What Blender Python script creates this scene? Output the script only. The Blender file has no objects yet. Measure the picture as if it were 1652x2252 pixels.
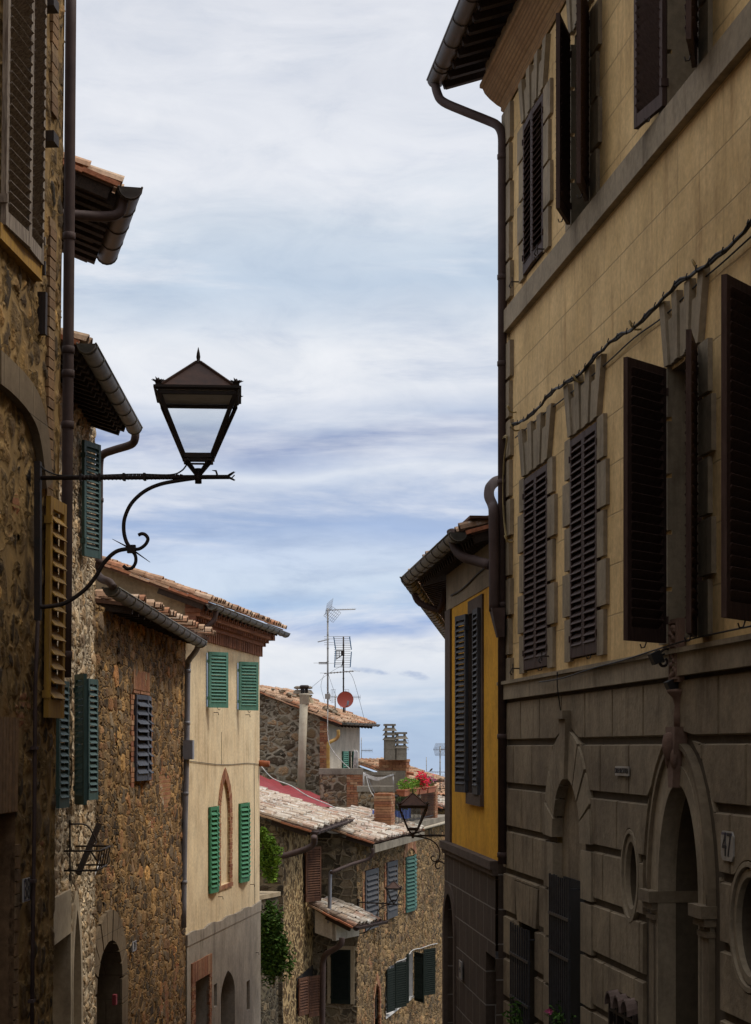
import bpy, bmesh, math, random
from mathutils import Vector, noise
random.seed(7)
D2R = math.radians
# ---------------------------------------------------------------- camera, sky, sun, exposure
S = 4000.0                 # focal length expressed in survey pixels
K = S / 3128.0
CX, HY = 826.0, 1645.0     # principal column and horizon row of the survey
scene = bpy.context.scene
COL = scene.collection
cam_d = bpy.data.cameras.new('camera'); cam = bpy.data.objects.new('camera', cam_d); COL.objects.link(cam)
cam.location = (0, 0, 0); cam.rotation_euler = (D2R(90), 0, 0)
cam_d.sensor_fit = 'VERTICAL'; cam_d.sensor_height = 36; cam_d.lens = S / 2252 * 36
cam_d.shift_y = (1645 - 1126) / 2252; cam_d.clip_start = 0.05; cam_d.clip_end = 6000
scene.camera = cam
scene.view_settings.view_transform = 'Standard'; scene.view_settings.look = 'None'
scene.view_settings.gamma = 1; scene.view_settings.exposure = 0.0
SUN_AZ, SUN_EL = 82.0, 56.0    # azimuth clockwise from the view direction, elevation
sd = bpy.data.lights.new('sun', 'SUN'); sun = bpy.data.objects.new('sun', sd); COL.objects.link(sun)
sd.energy = 2.1; sd.angle = D2R(14); sd.color = (1.0, 0.93, 0.82)
_d = Vector((math.sin(D2R(SUN_AZ)) * math.cos(D2R(SUN_EL)), math.cos(D2R(SUN_AZ)) * math.cos(D2R(SUN_EL)), math.sin(D2R(SUN_EL))))
sun.rotation_euler = _d.to_track_quat('Z', 'Y').to_euler(); sun.location = _d * 60

def srgb(r, g, b):
    f = lambda c: (c / 255 / 12.92) if c / 255 <= .04045 else ((c / 255 + .055) / 1.055) ** 2.4
    return (f(r), f(g), f(b), 1)

class NT:
    def __init__(s, tree): s.t = tree; s.n = tree.nodes; s.l = tree.links
    def new(s, ty, **kw):
        n = s.n.new(ty)
        for k, v in kw.items():
            setattr(n, k, v)
        return n
    def put(s, sock, v):
        if hasattr(v, 'node'): s.l.new(v, sock)
        elif isinstance(v, (tuple, list)) and len(v) == 3 and sock.type == 'RGBA': sock.default_value = (*v, 1)
        else: sock.default_value = v
    def math(s, op, a, b=0.0, c=None, clamp=False):
        n = s.new('ShaderNodeMath', operation=op); n.use_clamp = clamp
        s.put(n.inputs[0], a); s.put(n.inputs[1], b)
        if c is not None: s.put(n.inputs[2], c)
        return n.outputs[0]
    def vmath(s, op, a, b=(0, 0, 0)):
        n = s.new('ShaderNodeVectorMath', operation=op)
        s.put(n.inputs[0], a)
        if op == 'SCALE': s.put(n.inputs[3], b)
        else: s.put(n.inputs[1], b)
        return n.outputs[0]
    def mix(s, f, a, b, mode='MIX'):
        n = s.new('ShaderNodeMix', data_type='RGBA', blend_type=mode)
        s.put(n.inputs[0], f); s.put(n.inputs[6], a); s.put(n.inputs[7], b)
        return n.outputs[2]
    def noise(s, vec, scale, detail=4, rough=.55, out='Fac', dist=0):
        n = s.new('ShaderNodeTexNoise'); s.put(n.inputs['Vector'], vec)
        n.inputs['Scale'].default_value = scale; n.inputs['Detail'].default_value = detail
        n.inputs['Roughness'].default_value = rough; n.inputs['Distortion'].default_value = dist
        return n.outputs[out]
    def ramp(s, f, stops, interp='LINEAR'):
        n = s.new('ShaderNodeValToRGB'); cr = n.color_ramp; cr.interpolation = interp
        while len(cr.elements) < len(stops): cr.elements.new(.5)
        for e, (p, c) in zip(cr.elements, stops):
            e.position = p; e.color = c if len(c) == 4 else (*c, 1)
        s.put(n.inputs[0], f); return n.outputs[0]
    def step(s, f, a, b):
        n = s.new('ShaderNodeMapRange', interpolation_type='SMOOTHSTEP')
        s.put(n.inputs[0], f); n.inputs[1].default_value = a; n.inputs[2].default_value = b
        return n.outputs[0]
    def comb(s, x, y, z):
        n = s.new('ShaderNodeCombineXYZ')
        s.put(n.inputs[0], x); s.put(n.inputs[1], y); s.put(n.inputs[2], z); return n.outputs[0]
    def sep(s, v):
        n = s.new('ShaderNodeSeparateXYZ'); s.put(n.inputs[0], v); return n.outputs

def make_world():
    w = bpy.data.worlds.new('World'); scene.world = w; w.use_nodes = True
    t = NT(w.node_tree); t.n.clear()
    sky = t.new('ShaderNodeTexSky', sky_type='NISHITA'); sky.sun_disc = False
    sky.sun_elevation = D2R(SUN_EL); sky.sun_rotation = D2R(SUN_AZ)
    tc = t.new('ShaderNodeTexCoord').outputs['Generated']
    x, y, z = t.sep(tc)[0:3]
    hl = t.math('SQRT', t.math('ADD', t.math('MULTIPLY', x, x), t.math('MULTIPLY', y, y)))
    v = t.math('DIVIDE', z, t.math('MAXIMUM', hl, .02))
    az = t.math('ARCTAN2', x, y)
    q = t.comb(t.math('MULTIPLY', az, 3.2), t.math('MULTIPLY', v, 15.0), 3.7)
    wp = t.noise(t.comb(t.math('MULTIPLY', az, 5.0), t.math('MULTIPLY', v, 16.0), 8.1), 1.0, 5, .55)
    vv = t.math('ADD', v, t.math('MULTIPLY', t.math('SUBTRACT', wp, .5), .055))
    vv = t.math('ADD', vv, t.math('MULTIPLY', az, -.03))
    # bands of stratocumulus by elevation slope; position = (v+.05)/.55
    def p(a): return (a + .05) / .55
    st = [(-.05, (178, 194, 219)), (.012, (178, 199, 226)), (.030, (198, 214, 234)), (.044, (226, 232, 242)), (.057, (236, 239, 245)),
          (.0655, (142, 170, 218)), (.076, (170, 196, 230)), (.090, (208, 222, 240)), (.108, (202, 216, 238)), (.122, (164, 185, 221)),
          (.138, (170, 188, 220)), (.149, (222, 229, 241)), (.157, (190, 202, 226)), (.170, (128, 148, 192)), (.182, (196, 207, 227)),
          (.200, (236, 239, 246)), (.225, (236, 239, 245)), (.258, (196, 211, 229)), (.285, (212, 222, 234)), (.32, (234, 237, 244)),
          (.37, (224, 228, 237)), (.50, (230, 231, 237))]
    base = t.ramp(t.math('MULTIPLY', t.math('ADD', vv, .05), 1 / .55), [(p(a), srgb(*c)) for a, c in st])
    n1 = t.noise(q, 1.5, 7, .6, dist=.4)
    n2 = t.noise(t.vmath('ADD', q, (9, 4, 2)), 3.2, 7, .62, dist=.3)
    c = t.mix(t.math('MULTIPLY', t.step(n1, .50, .72), .75), base, srgb(238, 240, 246))
    lo = t.step(v, .42, .02)
    c = t.mix(t.math('MULTIPLY', t.math('MULTIPLY', t.step(n2, .52, .75), .36), t.math('ADD', lo, .25)), c, srgb(150, 171, 206))
    n3 = t.noise(t.comb(t.math('MULTIPLY', az, 14), t.math('MULTIPLY', v, 34), 2.2), 1.0, 8, .62, dist=.6)
    c = t.mix(1.0, c, t.ramp(n3, [(.22, (.84, .87, .91)), (.5, (1, 1, 1)), (.78, (1.09, 1.08, 1.06))]), 'MULTIPLY')
    # two small dark fractus clouds low over the roofs
    for (a0, v0, ra, rv, tl) in ((.0190, .0405, .0105, .0026, -.22), (-.0040, .0425, .014, .0019, -.10)):
        da = t.math('DIVIDE', t.math('SUBTRACT', az, a0), ra)
        dv = t.math('DIVIDE', t.math('ADD', t.math('SUBTRACT', v, v0), t.math('MULTIPLY', t.math('SUBTRACT', az, a0), -tl)), rv)
        r = t.math('ADD', t.math('MULTIPLY', da, da), t.math('MULTIPLY', dv, dv))
        nn = t.noise(t.comb(t.math('MULTIPLY', az, 90), t.math('MULTIPLY', v, 200), 1), 1.0, 4)
        m = t.step(t.math('ADD', r, t.math('MULTIPLY', nn, 3.2)), 2.7, 1.1)
        c = t.mix(t.math('MULTIPLY', m, .7), c, srgb(146, 168, 207))
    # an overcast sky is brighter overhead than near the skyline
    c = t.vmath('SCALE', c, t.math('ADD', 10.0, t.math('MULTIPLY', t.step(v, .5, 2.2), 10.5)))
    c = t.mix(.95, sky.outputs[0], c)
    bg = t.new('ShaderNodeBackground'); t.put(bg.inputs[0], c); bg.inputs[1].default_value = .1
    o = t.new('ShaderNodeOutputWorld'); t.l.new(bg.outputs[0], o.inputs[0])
    w.cycles.sampling_method = 'MANUAL'; w.cycles.sample_map_resolution = 512
make_world()

# ---------------------------------------------------------------- frames and mesh builder
def P(x, y, Y): return Vector(((x - CX) / 3128 * Y, K * Y, (HY - y) / 3128 * Y))
def P2(x, Y): return Vector(((x - CX) / 3128 * Y, K * Y))

class Frame:
    """a wall plane: u along a->b, d into the building (left of a->b), z up"""
    def __init__(s, a, b, zb=-6.0, lean=0.0):
        s.o = Vector(a); b = Vector(b); s.e = (b - s.o).normalized(); s.L = (b - s.o).length
        s.n = Vector((-s.e.y, s.e.x)); s.zb = zb; s.lean = lean; s.root = None
        s.ang = math.atan2(s.e.y, s.e.x)
    def pix(s, x, y=1645.0, d=0.0):
        dd = d
        for _ in range(3):
            tx = (x - CX) / S
            # o + u e + dd n = t (tx,1)
            bx, by = s.o.x + dd * s.n.x, s.o.y + dd * s.n.y
            det = s.e.x * (-1.0) - (-tx) * s.e.y
            u = ((-bx) * (-1.0) - (-tx) * (-by)) / det
            t = by + u * s.e.y
            z = (HY - y) / S * t
            dd = d - s.lean * z
        return u, z
    def u(s, x, d=0.0): return s.pix(x, 1645, d)[0]
    def z(s, x, y, d=0.0): return s.pix(x, y, d)[1]
    def loc(s, u, d, z): w = s.o + s.e * u + s.n * d; return Vector((w.x, w.y, z))
    def inv(s, p):
        q = Vector((p[0] - s.o.x, p[1] - s.o.y)); return (q.dot(s.e), q.dot(s.n), p[2])
    def xof(s, u, d):
        w = s.o + s.e * u + s.n * d; return CX + S * w.x / w.y
    def at(s, u, d=0.0, zb=None):
        w = s.o + s.e * u + s.n * d
        f = Frame(w, w + s.e, s.zb if zb is None else zb); return f

def tag(o, label, cat, group=None, kind=None):
    if label: o['label'] = label
    if cat: o['category'] = cat
    if group: o['group'] = group
    if kind: o['kind'] = kind
    return o

def thing(name, fr, label, cat, group=None):
    o = bpy.data.objects.new(name, None); COL.objects.link(o)
    o.location = (fr.o.x, fr.o.y, fr.zb); o.rotation_euler = (0, 0, fr.ang); o.empty_display_size = .2
    tag(o, label, cat, group); fr.root = o
    return o

def arch_top(h, u):
    t = (2 * (u - h['u0']) / (h['u1'] - h['u0']) - 1); t = max(-1, min(1, t))
    k = h.get('kind', 'rect')
    if k == 'rect': return h['z1']
    if k == 'round': return h['z1'] + h['rise'] * math.sqrt(max(0, 1 - t * t))
    t = abs(t); return h['z1'] + h['rise'] * math.sqrt(max(0, 4 - (1 + t) ** 2)) / math.sqrt(3)
def arch_bot(h, u):
    if h.get('oval'):
        t = (2 * (u - h['u0']) / (h['u1'] - h['u0']) - 1); t = max(-1, min(1, t))
        return h['z1'] - h['rise'] * math.sqrt(max(0, 1 - t * t))
    return h['z0']
def outline(h, n=20):
    if h.get('oval'):
        c, r = (h['u0'] + h['u1']) / 2, (h['u1'] - h['u0']) / 2
        return [(c - r * math.cos(2 * math.pi * i / (2 * n)), h['z1'] + h['rise'] * math.sin(2 * math.pi * i / (2 * n))) for i in range(2 * n + 1)]
    pts = [(h['u0'], h['z0'])]
    if h.get('kind', 'rect') == 'rect': return pts + [(h['u0'], h['z1']), (h['u1'], h['z1']), (h['u1'], h['z0'])]
    for i in range(n + 1):
        a = math.pi * i / n; u = (h['u0'] + h['u1']) / 2 - math.cos(a) * (h['u1'] - h['u0']) / 2
        pts.append((u, arch_top(h, u)))
    return pts + [(h['u1'], h['z0'])]

def inset(h, e=.005):
    q = dict(h); q['u0'] += e; q['u1'] -= e
    if h.get('kind', 'rect') == 'rect': q['z1'] -= e
    else: q['rise'] -= e
    return q
class MB:
    def __init__(s): s.v = []; s.f = []; s.sm = []; s.mk = []
    def add(s, vs, fs, smooth=False):
        b = len(s.v); s.mk.append((b, len(s.f))); s.v += [tuple(p) for p in vs]
        for f in fs: s.f.append([b + i for i in f]); s.sm.append(smooth)
        return s
    def box(s, u0, u1, d0, d1, z0, z1):
        return s.add([(u0, d0, z0), (u1, d0, z0), (u1, d1, z0), (u0, d1, z0), (u0, d0, z1), (u1, d0, z1), (u1, d1, z1), (u0, d1, z1)],
                     [(0, 3, 2, 1), (4, 5, 6, 7), (0, 1, 5, 4), (1, 2, 6, 5), (2, 3, 7, 6), (3, 0, 4, 7)])
    def ob(s, c, ax, ay, az):
        c, ax, ay, az = map(Vector, (c, ax, ay, az)); vs = []
        for k in (-1, 1):
            for (i, j) in ((-1, -1), (1, -1), (1, 1), (-1, 1)): vs.append(c + ax * i + ay * j + az * k)
        return s.add(vs, [(0, 3, 2, 1), (4, 5, 6, 7), (0, 1, 5, 4), (1, 2, 6, 5), (2, 3, 7, 6), (3, 0, 4, 7)])
    def bar(s, p, q, w, h=None, up=(0, 0, 1)):
        p, q = Vector(p), Vector(q); h = h or w; a = (q - p)
        if a.length < 1e-6: return s
        an = a.normalized(); upv = Vector(up)
        if abs(an.dot(upv)) > .98: upv = Vector((0, 1, 0))
        b = an.cross(upv).normalized(); c = b.cross(an)
        return s.ob((p + q) / 2, a / 2, b * w / 2, c * h / 2)
    def prism(s, pts, d0, d1):
        n = len(pts); vs = [(u, d0, z) for u, z in pts] + [(u, d1, z) for u, z in pts]
        fs = [tuple(range(n)), tuple(range(2 * n - 1, n - 1, -1))] + [(i, i + n, (i + 1) % n + n, (i + 1) % n) for i in range(n)]
        return s.add(vs, fs)
    def ribbon(s, a, b, d0, d1, smooth=False):
        """solid between two equally long (u,z) polylines"""
        n = len(a); vs = [(u, d0, z) for u, z in a] + [(u, d0, z) for u, z in b] + [(u, d1, z) for u, z in a] + [(u, d1, z) for u, z in b]
        fs = []
        for i in range(n - 1):
            fs += [(i, i + 1, n + i + 1, n + i), (i, 2 * n + i, 2 * n + i + 1, i + 1), (n + i, n + i + 1, 3 * n + i + 1, 3 * n + i)]
        fs += [(0, n, 3 * n, 2 * n), (n - 1, 3 * n - 1, 4 * n - 1, 2 * n - 1)]
        return s.add(vs, fs, smooth)
    def tube(s, path, r, seg=8, cap=True, smooth=True):
        pts = [Vector(p) for p in path]; n = len(pts); rr = r if isinstance(r, (list, tuple)) else [r] * n
        vs = []; prev = None
        for i, p in enumerate(pts):
            t = (pts[min(i + 1, n - 1)] - pts[max(i - 1, 0)])
            t = t.normalized() if t.length > 1e-9 else Vector((0, 0, 1))
            if prev is None:
                a = t.cross(Vector((0, 0, 1)));
                if a.length < .05: a = t.cross(Vector((0, 1, 0)))
            else: a = prev - t * prev.dot(t)
            a.normalize(); prev = a; b = t.cross(a)
            for k in range(seg):
                an = 2 * math.pi * k / seg; vs.append(p + (a * math.cos(an) + b * math.sin(an)) * rr[i])
        fs = [(i * seg + k, i * seg + (k + 1) % seg, (i + 1) * seg + (k + 1) % seg, (i + 1) * seg + k) for i in range(n - 1) for k in range(seg)]
        if cap: fs += [tuple(range(seg))[::-1], tuple(range((n - 1) * seg, n * seg))]
        return s.add(vs, fs, smooth)
    def lathe(s, c, prof, seg=16, smooth=True, ax=None):
        c = Vector(c); vs = []
        az = Vector(ax).normalized() if ax else Vector((0, 0, 1))
        a = az.orthogonal().normalized() if ax else Vector((1, 0, 0)); b = az.cross(a)
        for r, z in prof:
            for k in range(seg):
                an = 2 * math.pi * k / seg; vs.append(c + az * z + (a * math.cos(an) + b * math.sin(an)) * r)
        n = len(prof)
        fs = [(i * seg + k, i * seg + (k + 1) % seg, (i + 1) * seg + (k + 1) % seg, (i + 1) * seg + k) for i in range(n - 1) for k in range(seg)]
        fs += [tuple(range(seg))[::-1], tuple(range((n - 1) * seg, n * seg))]
        return s.add(vs, fs, smooth)
    def gutter(s, p, q, r, seg=8, lip=.012):
        """half-round channel with end caps, hangers' straps and a rolled lip"""
        p, q = Vector(p), Vector(q); a = (q - p).normalized(); b = a.cross(Vector((0, 0, 1))).normalized(); z = Vector((0, 0, 1))
        for rad in (r, r - .006):
            vs = []
            for c in (p, q):
                for k in range(seg + 1):
                    an = math.pi * k / seg; vs.append(c + b * math.cos(an) * rad - z * math.sin(an) * rad)
            n = seg + 1
            s.add(vs, [(k, k + 1, n + k + 1, n + k) for k in range(seg)], True)
            s.add(vs, [tuple(range(n)), tuple(range(2 * n - 1, n - 1, -1))])
        for sg in (-1, 1): s.tube([p + b * sg * r, q + b * sg * r], lip, 6)
        L = (q - p).length; m = max(2, int(L / .62))
        for i in range(m + 1):
            c = p + (q - p) * min(.985, max(.015, (i / m)))
            pts = [c + b * math.cos(math.pi * k / seg) * (r + .006) - z * math.sin(math.pi * k / seg) * (r + .006) for k in range(seg + 1)]
            s.tube(pts, .006, 5)
        return s
    def wall(s, u0, u1, z0, z1, holes=(), g=None, d=0.0, z1b=None):
        """front face with openings; z1..z1b = sloping top"""
        if g: s.wall(u0, u1, z0, z1 - .03, holes, None, d + .08, None if z1b is None else z1b - .03)
        bp = {u0, u1}
        for h in holes:
            us = [h['u0'], h['u1']]
            if h.get('kind', 'rect') != 'rect' or h.get('oval'): us = [p[0] for p in outline(h, 20)]
            for x in us:
                if u0 < x < u1: bp.add(round(x, 5))
        if g:
            n = max(1, int((u1 - u0) / g))
            for i in range(1, n): bp.add(u0 + (u1 - u0) * i / n)
        bp = sorted(bp); bb = [bp[0]]
        for x in bp[1:]:
            if x - bb[-1] > 2e-4: bb.append(x)
        vid = {}
        def V(u, z):
            k = (round(u, 4), round(z, 4))
            if k not in vid: vid[k] = len(s.v); s.v.append((u, d, z))
            return vid[k]
        tz = lambda u: z1 if z1b is None else z1 + (z1b - z1) * (u - u0) / (u1 - u0)
        for a, b in zip(bb, bb[1:]):
            m = (a + b) / 2; cuts = []
            for h in holes:
                if h['u0'] < m < h['u1']: cuts.append((arch_bot(h, a), arch_bot(h, b), arch_top(h, a), arch_top(h, b)))
            cuts.sort(); la, lb = z0, z0; segs = []
            for (ba, b2, ta, tb) in cuts:
                segs.append((la, lb, max(ba, z0), max(b2, z0))); la, lb = max(ta, z0), max(tb, z0)
            segs.append((la, lb, tz(a), tz(b)))
            for (a0, b0, a1, b1) in segs:
                if a1 - a0 < 1e-4 and b1 - b0 < 1e-4: continue
                n = 1 if not g else max(1, int(round(max(a1 - a0, b1 - b0) / g)))
                for i in range(n):
                    q0, q1 = i / n, (i + 1) / n
                    ids = [V(a, a0 + (a1 - a0) * q0), V(b, b0 + (b1 - b0) * q0), V(b, b0 + (b1 - b0) * q1), V(a, a0 + (a1 - a0) * q1)]
                    o = []
                    for x in ids:
                        if x not in o: o.append(x)
                    if len(o) > 2: s.f.append(o); s.sm.append(bool(g))
        return s
    def reveal(s, h, depth, d=0.0, n=20):
        o = outline(h, n)
        for (a, b) in zip(o, o[1:]):
            s.add([(a[0], d, a[1]), (b[0], d, b[1]), (b[0], d + depth, b[1]), (a[0], d + depth, a[1])], [(0, 1, 2, 3)])
        if not h.get('oval'):
            s.add([(h['u0'], d, h['z0']), (h['u1'], d, h['z0']), (h['u1'], d + depth, h['z0']), (h['u0'], d + depth, h['z0'])], [(0, 1, 2, 3)])
        return s
    def fill(s, h, d, n=20):
        o = outline(h, n)
        return s.add([(u, d, z) for u, z in o], [tuple(range(len(o)))])
    def ring(s, h, w, d0, d1, n=20, wz=None):
        wz = w if wz is None else wz
        a = outline(inset(h), n)
        H = dict(h); H['u0'] -= w; H['u1'] += w
        if h.get('kind', 'rect') == 'rect': H['z1'] += wz
        else: H['rise'] = h['rise'] + wz
        if h.get('oval'): H['z0'] = h['z0'] - wz
        return s.ribbon(a, outline(H, n), d0, d1)
    def each(s, name, mat, parent=None, fr=None, per=1):
        """every added piece becomes an object of its own"""
        mk = s.mk[::per] + [(len(s.v), len(s.f))]; out = []
        for (v0, f0), (v1, f1) in zip(mk, mk[1:]):
            m = MB(); m.v = s.v[v0:v1]; m.f = [[i - v0 for i in f] for f in s.f[f0:f1]]; m.sm = s.sm[f0:f1]
            out.append(m.build(name, mat, parent, fr))
        return out
    def build(s, name, mat, parent=None, fr=None, recalc=True):
        me = bpy.data.meshes.new(name)
        zb = fr.zb if fr else 0; ln = fr.lean if fr else 0
        me.from_pydata([(v[0], v[1] - ln * v[2], v[2] - zb) for v in s.v], [], s.f)
        me.polygons.foreach_set('use_smooth', s.sm)
        if recalc:
            bm = bmesh.new(); bm.from_mesh(me); bmesh.ops.recalc_face_normals(bm, faces=bm.faces); bm.to_mesh(me); bm.free()
        me.materials.append(mat); me.update()
        o = bpy.data.objects.new(name, me); COL.objects.link(o)
        if parent: o.parent = parent
        elif fr: o.location = (fr.o.x, fr.o.y, fr.zb); o.rotation_euler = (0, 0, fr.ang)
        return o

# ---------------------------------------------------------------- materials
def base_mat(name):
    m = bpy.data.materials.new(name); m.use_nodes = True
    t = NT(m.node_tree); b = t.n['Principled BSDF']; b.inputs['Roughness'].default_value = .9
    b.inputs['Specular IOR Level'].default_value = .25
    return m, t, b
def uvz(t):
    co = t.new('ShaderNodeTexCoord').outputs['Object']; x, y, z = t.sep(co)[0:3]
    return co, t.comb(t.math('ADD', x, y), z, 0), x, y, z
def bump(t, b, h, dist, strength=1.0):
    n = t.new('ShaderNodeBump'); n.inputs['Distance'].default_value = dist; n.inputs['Strength'].default_value = strength
    t.put(n.inputs['Height'], h); t.l.new(n.outputs[0], b.inputs['Normal'])
def stone_mat(name, sx, sz, cols, mortar, mw=.09, disp=.03, brick=.0, seed=0, stain=.35, rnd=.85, real=True, brickcol=((.30, .11, .055), (.36, .20, .10)), patch=0.0, patchcol=(.5, .42, .32)):
    m, t, b = base_mat(name); co, uv, x, y, z = uvz(t)
    co2 = t.vmath('ADD', co, (seed * 3.1, seed * 1.7, seed * .9))
    wp = t.vmath('SCALE', t.vmath('SUBTRACT', t.noise(co2, 5.0, 3, .6, 'Color'), (.5, .5, .5)), .11)
    cw = t.vmath('ADD', co2, wp)
    mp = t.vmath('MULTIPLY', cw, (1 / sx, 1 / sx, 1 / sz))
    # stones come in patches of two sizes
    mp = t.vmath('SCALE', mp, t.math('ADD', .78, t.math('MULTIPLY', t.step(t.noise(co2, 1.7, 2, .5), .49, .51), .62)))
    def vor(f):
        n = t.new('ShaderNodeTexVoronoi', feature=f); t.put(n.inputs['Vector'], mp); n.inputs['Scale'].default_value = 1; n.inputs['Randomness'].default_value = rnd
        return n
    v1 = vor('F1'); v2 = vor('DISTANCE_TO_EDGE')
    r, g, bl = t.sep(v1.outputs['Color'])[0:3]
    n = len(cols)
    c = t.ramp(r, [((i + .5) / n, k) for i, k in enumerate(cols)], 'CONSTANT' if False else 'LINEAR')
    c = t.mix(1.0, c, t.ramp(g, [(0, (.42, .42, .42)), (.6, (1, 1, 1)), (1, (1.65, 1.6, 1.5))]), 'MULTIPLY')
    fn = t.noise(co2, 34, 5, .65)
    c = t.mix(1.0, c, t.ramp(fn, [(.25, (.5, .48, .45)), (.75, (1.4, 1.4, 1.4))]), 'MULTIPLY')
    ed = t.math('ADD', v2.outputs['Distance'], t.math('MULTIPLY', t.math('SUBTRACT', fn, .5), .05))
    edn = t.noise(co2, 1.3, 3)
    mk = t.step(ed, mw * .35, mw * 1.1)
    # mortar smeared over stones in places
    mk = t.math('MULTIPLY', mk, t.step(t.noise(co2, 3.3, 4, .65), .68, .52), clamp=True) if stain > .3 else mk
    mc = t.mix(t.noise(co2, 9, 4), tuple(k * .55 for k in mortar), tuple(min(1, k * 1.25) for k in mortar))
    c = t.mix(mk, mc, c)
    h = t.math('ADD', t.math('MULTIPLY', t.step(ed, 0, mw * 1.9), t.math('ADD', .55, t.math('MULTIPLY', g, .45))), t.math('MULTIPLY', fn, .28))
    h = t.math('MULTIPLY', h, t.math('ADD', .35, t.math('MULTIPLY', mk, .65)))
    if brick > 0:
        bt = t.new('ShaderNodeTexBrick'); t.put(bt.inputs['Vector'], t.vmath('ADD', uv, t.vmath('SCALE', wp, .25)))
        bt.inputs['Scale'].default_value = 1; bt.inputs['Brick Width'].default_value = .24; bt.inputs['Row Height'].default_value = .07
        bt.inputs['Mortar Size'].default_value = .009; bt.inputs['Color1'].default_value = (*brickcol[0], 1); bt.inputs['Color2'].default_value = (*brickcol[1], 1)
        bt.inputs['Mortar'].default_value = (*mortar, 1)
        bm_ = t.step(t.noise(t.vmath('ADD', co2, (5, 5, 5)), .95, 4, .6), .70 - brick * .25, .72 - brick * .25)
        bc = t.mix(1.0, bt.outputs['Color'], t.ramp(fn, [(.25, (.6, .6, .6)), (.75, (1.3, 1.3, 1.3))]), 'MULTIPLY')
        c = t.mix(bm_, c, bc)
        h = t.math('ADD', t.math('MULTIPLY', h, t.math('SUBTRACT', 1, bm_)), t.math('MULTIPLY', bm_, t.math('MULTIPLY', t.math('SUBTRACT', 1.1, bt.outputs['Fac']), .6)))
    if patch > 0:
        pm = t.step(t.noise(t.vmath('ADD', co2, (15, 2, 7)), .8, 5, .65), .72 - patch * .25, .75 - patch * .25)
        c = t.mix(pm, c, t.mix(fn, tuple(k * .8 for k in patchcol), patchcol)); h = t.math('ADD', t.math('MULTIPLY', h, t.math('SUBTRACT', 1, pm)), t.math('MULTIPLY', pm, .9))
    # weather staining: broad blotches and vertical wash streaks
    st = t.noise(t.vmath('MULTIPLY', co2, (1.0, 1.0, .35)), 1.1, 5, .6)
    c = t.mix(stain, c, t.mix(1.0, c, t.ramp(st, [(.35, (.38, .36, .34)), (.62, (1.15, 1.12, 1.05))]), 'MULTIPLY'))
    t.l.new(c, b.inputs['Base Color'])
    if real:
        dn = t.new('ShaderNodeDisplacement'); dn.inputs['Midlevel'].default_value = .6; dn.inputs['Scale'].default_value = disp
        t.put(dn.inputs['Height'], h); t.l.new(dn.outputs[0], t.n['Material Output'].inputs['Displacement']); m.displacement_method = 'BOTH'
    else: bump(t, b, h, disp)
    return m
def plaster_mat(name, c1, c2, joints=None, streak=.35, rough=.92, bumpd=.004, dirt=(.45, .40, .36), bands=True, jcol=.55):
    m, t, b = base_mat(name); co, uv, x, y, z = uvz(t); b.inputs['Roughness'].default_value = rough
    n1 = t.noise(co, 1.2, 6, .62); n2 = t.noise(co, 18, 5, .6); n3 = t.noise(t.vmath('MULTIPLY', co, (5, 5, .55)), 1.0, 5, .6)
    c = t.mix(t.step(n1, .3, .7), c1, c2)
    c = t.mix(t.math('MULTIPLY', t.step(n3, .5, .78), streak), c, t.mix(1, c, dirt, 'MULTIPLY'))
    c = t.mix(1.0, c, t.ramp(n2, [(.25, (.80, .80, .80)), (.75, (1.15, 1.15, 1.15))]), 'MULTIPLY')
    n4 = t.noise(t.vmath('MULTIPLY', co, (1, 1, .6)), 2.6, 7, .7)
    c = t.mix(1.0, c, t.ramp(n4, [(.30, (.74, .72, .70)), (.5, (1, 1, 1)), (.72, (1.16, 1.15, 1.12))]), 'MULTIPLY')
    h = t.math('ADD', t.math('MULTIPLY', n2, .6), t.math('MULTIPLY', n1, .8))
    if joints:
        bt = t.new('ShaderNodeTexBrick'); t.put(bt.inputs['Vector'], t.vmath('ADD', uv, t.vmath('ADD', (joints[3] if len(joints) > 3 else 0.0, joints[2], 0), t.vmath('SCALE', t.noise(co, 3, 3, out='Color'), .012))))
        bt.inputs['Scale'].default_value = 1; bt.inputs['Brick Width'].default_value = joints[0]; bt.inputs['Row Height'].default_value = joints[1]
        bt.inputs['Mortar Size'].default_value = joints[4] if len(joints) > 4 else .007; bt.inputs['Mortar Smooth'].default_value = .4
        c = t.mix(t.math('MULTIPLY', bt.outputs['Fac'], .8), c, tuple(k * jcol for k in c1[:3]) if not isinstance(jcol, tuple) else jcol)
        h = t.math('SUBTRACT', h, t.math('MULTIPLY', bt.outputs['Fac'], 2.2))
    t.l.new(c, b.inputs['Base Color']); bump(t, b, h, bumpd)
    return m
def simple_mat(name, c1, c2=None, rough=.7, metal=0.0, scale=8, bumpd=.002, stretch=(1, 1, 1), island=False, spec=.3):
    m, t, b = base_mat(name); co = t.new('ShaderNodeTexCoord').outputs['Object']; b.inputs['Roughness'].default_value = rough
    b.inputs['Metallic'].default_value = metal; b.inputs['Specular IOR Level'].default_value = spec
    c2 = c2 or tuple(k * .6 for k in c1)
    n = t.noise(t.vmath('MULTIPLY', co, stretch), scale, 6, .65)
    c = t.mix(t.step(n, .32, .68), c1, c2)
    if island:
        r = t.new('ShaderNodeNewGeometry').outputs['Random Per Island']
        c = t.mix(1.0, c, t.ramp(r, [(0, (.62, .62, .62)), (1, (1.25, 1.25, 1.25))]), 'MULTIPLY')
    t.l.new(c, b.inputs['Base Color']); bump(t, b, n, bumpd)
    return m
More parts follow.
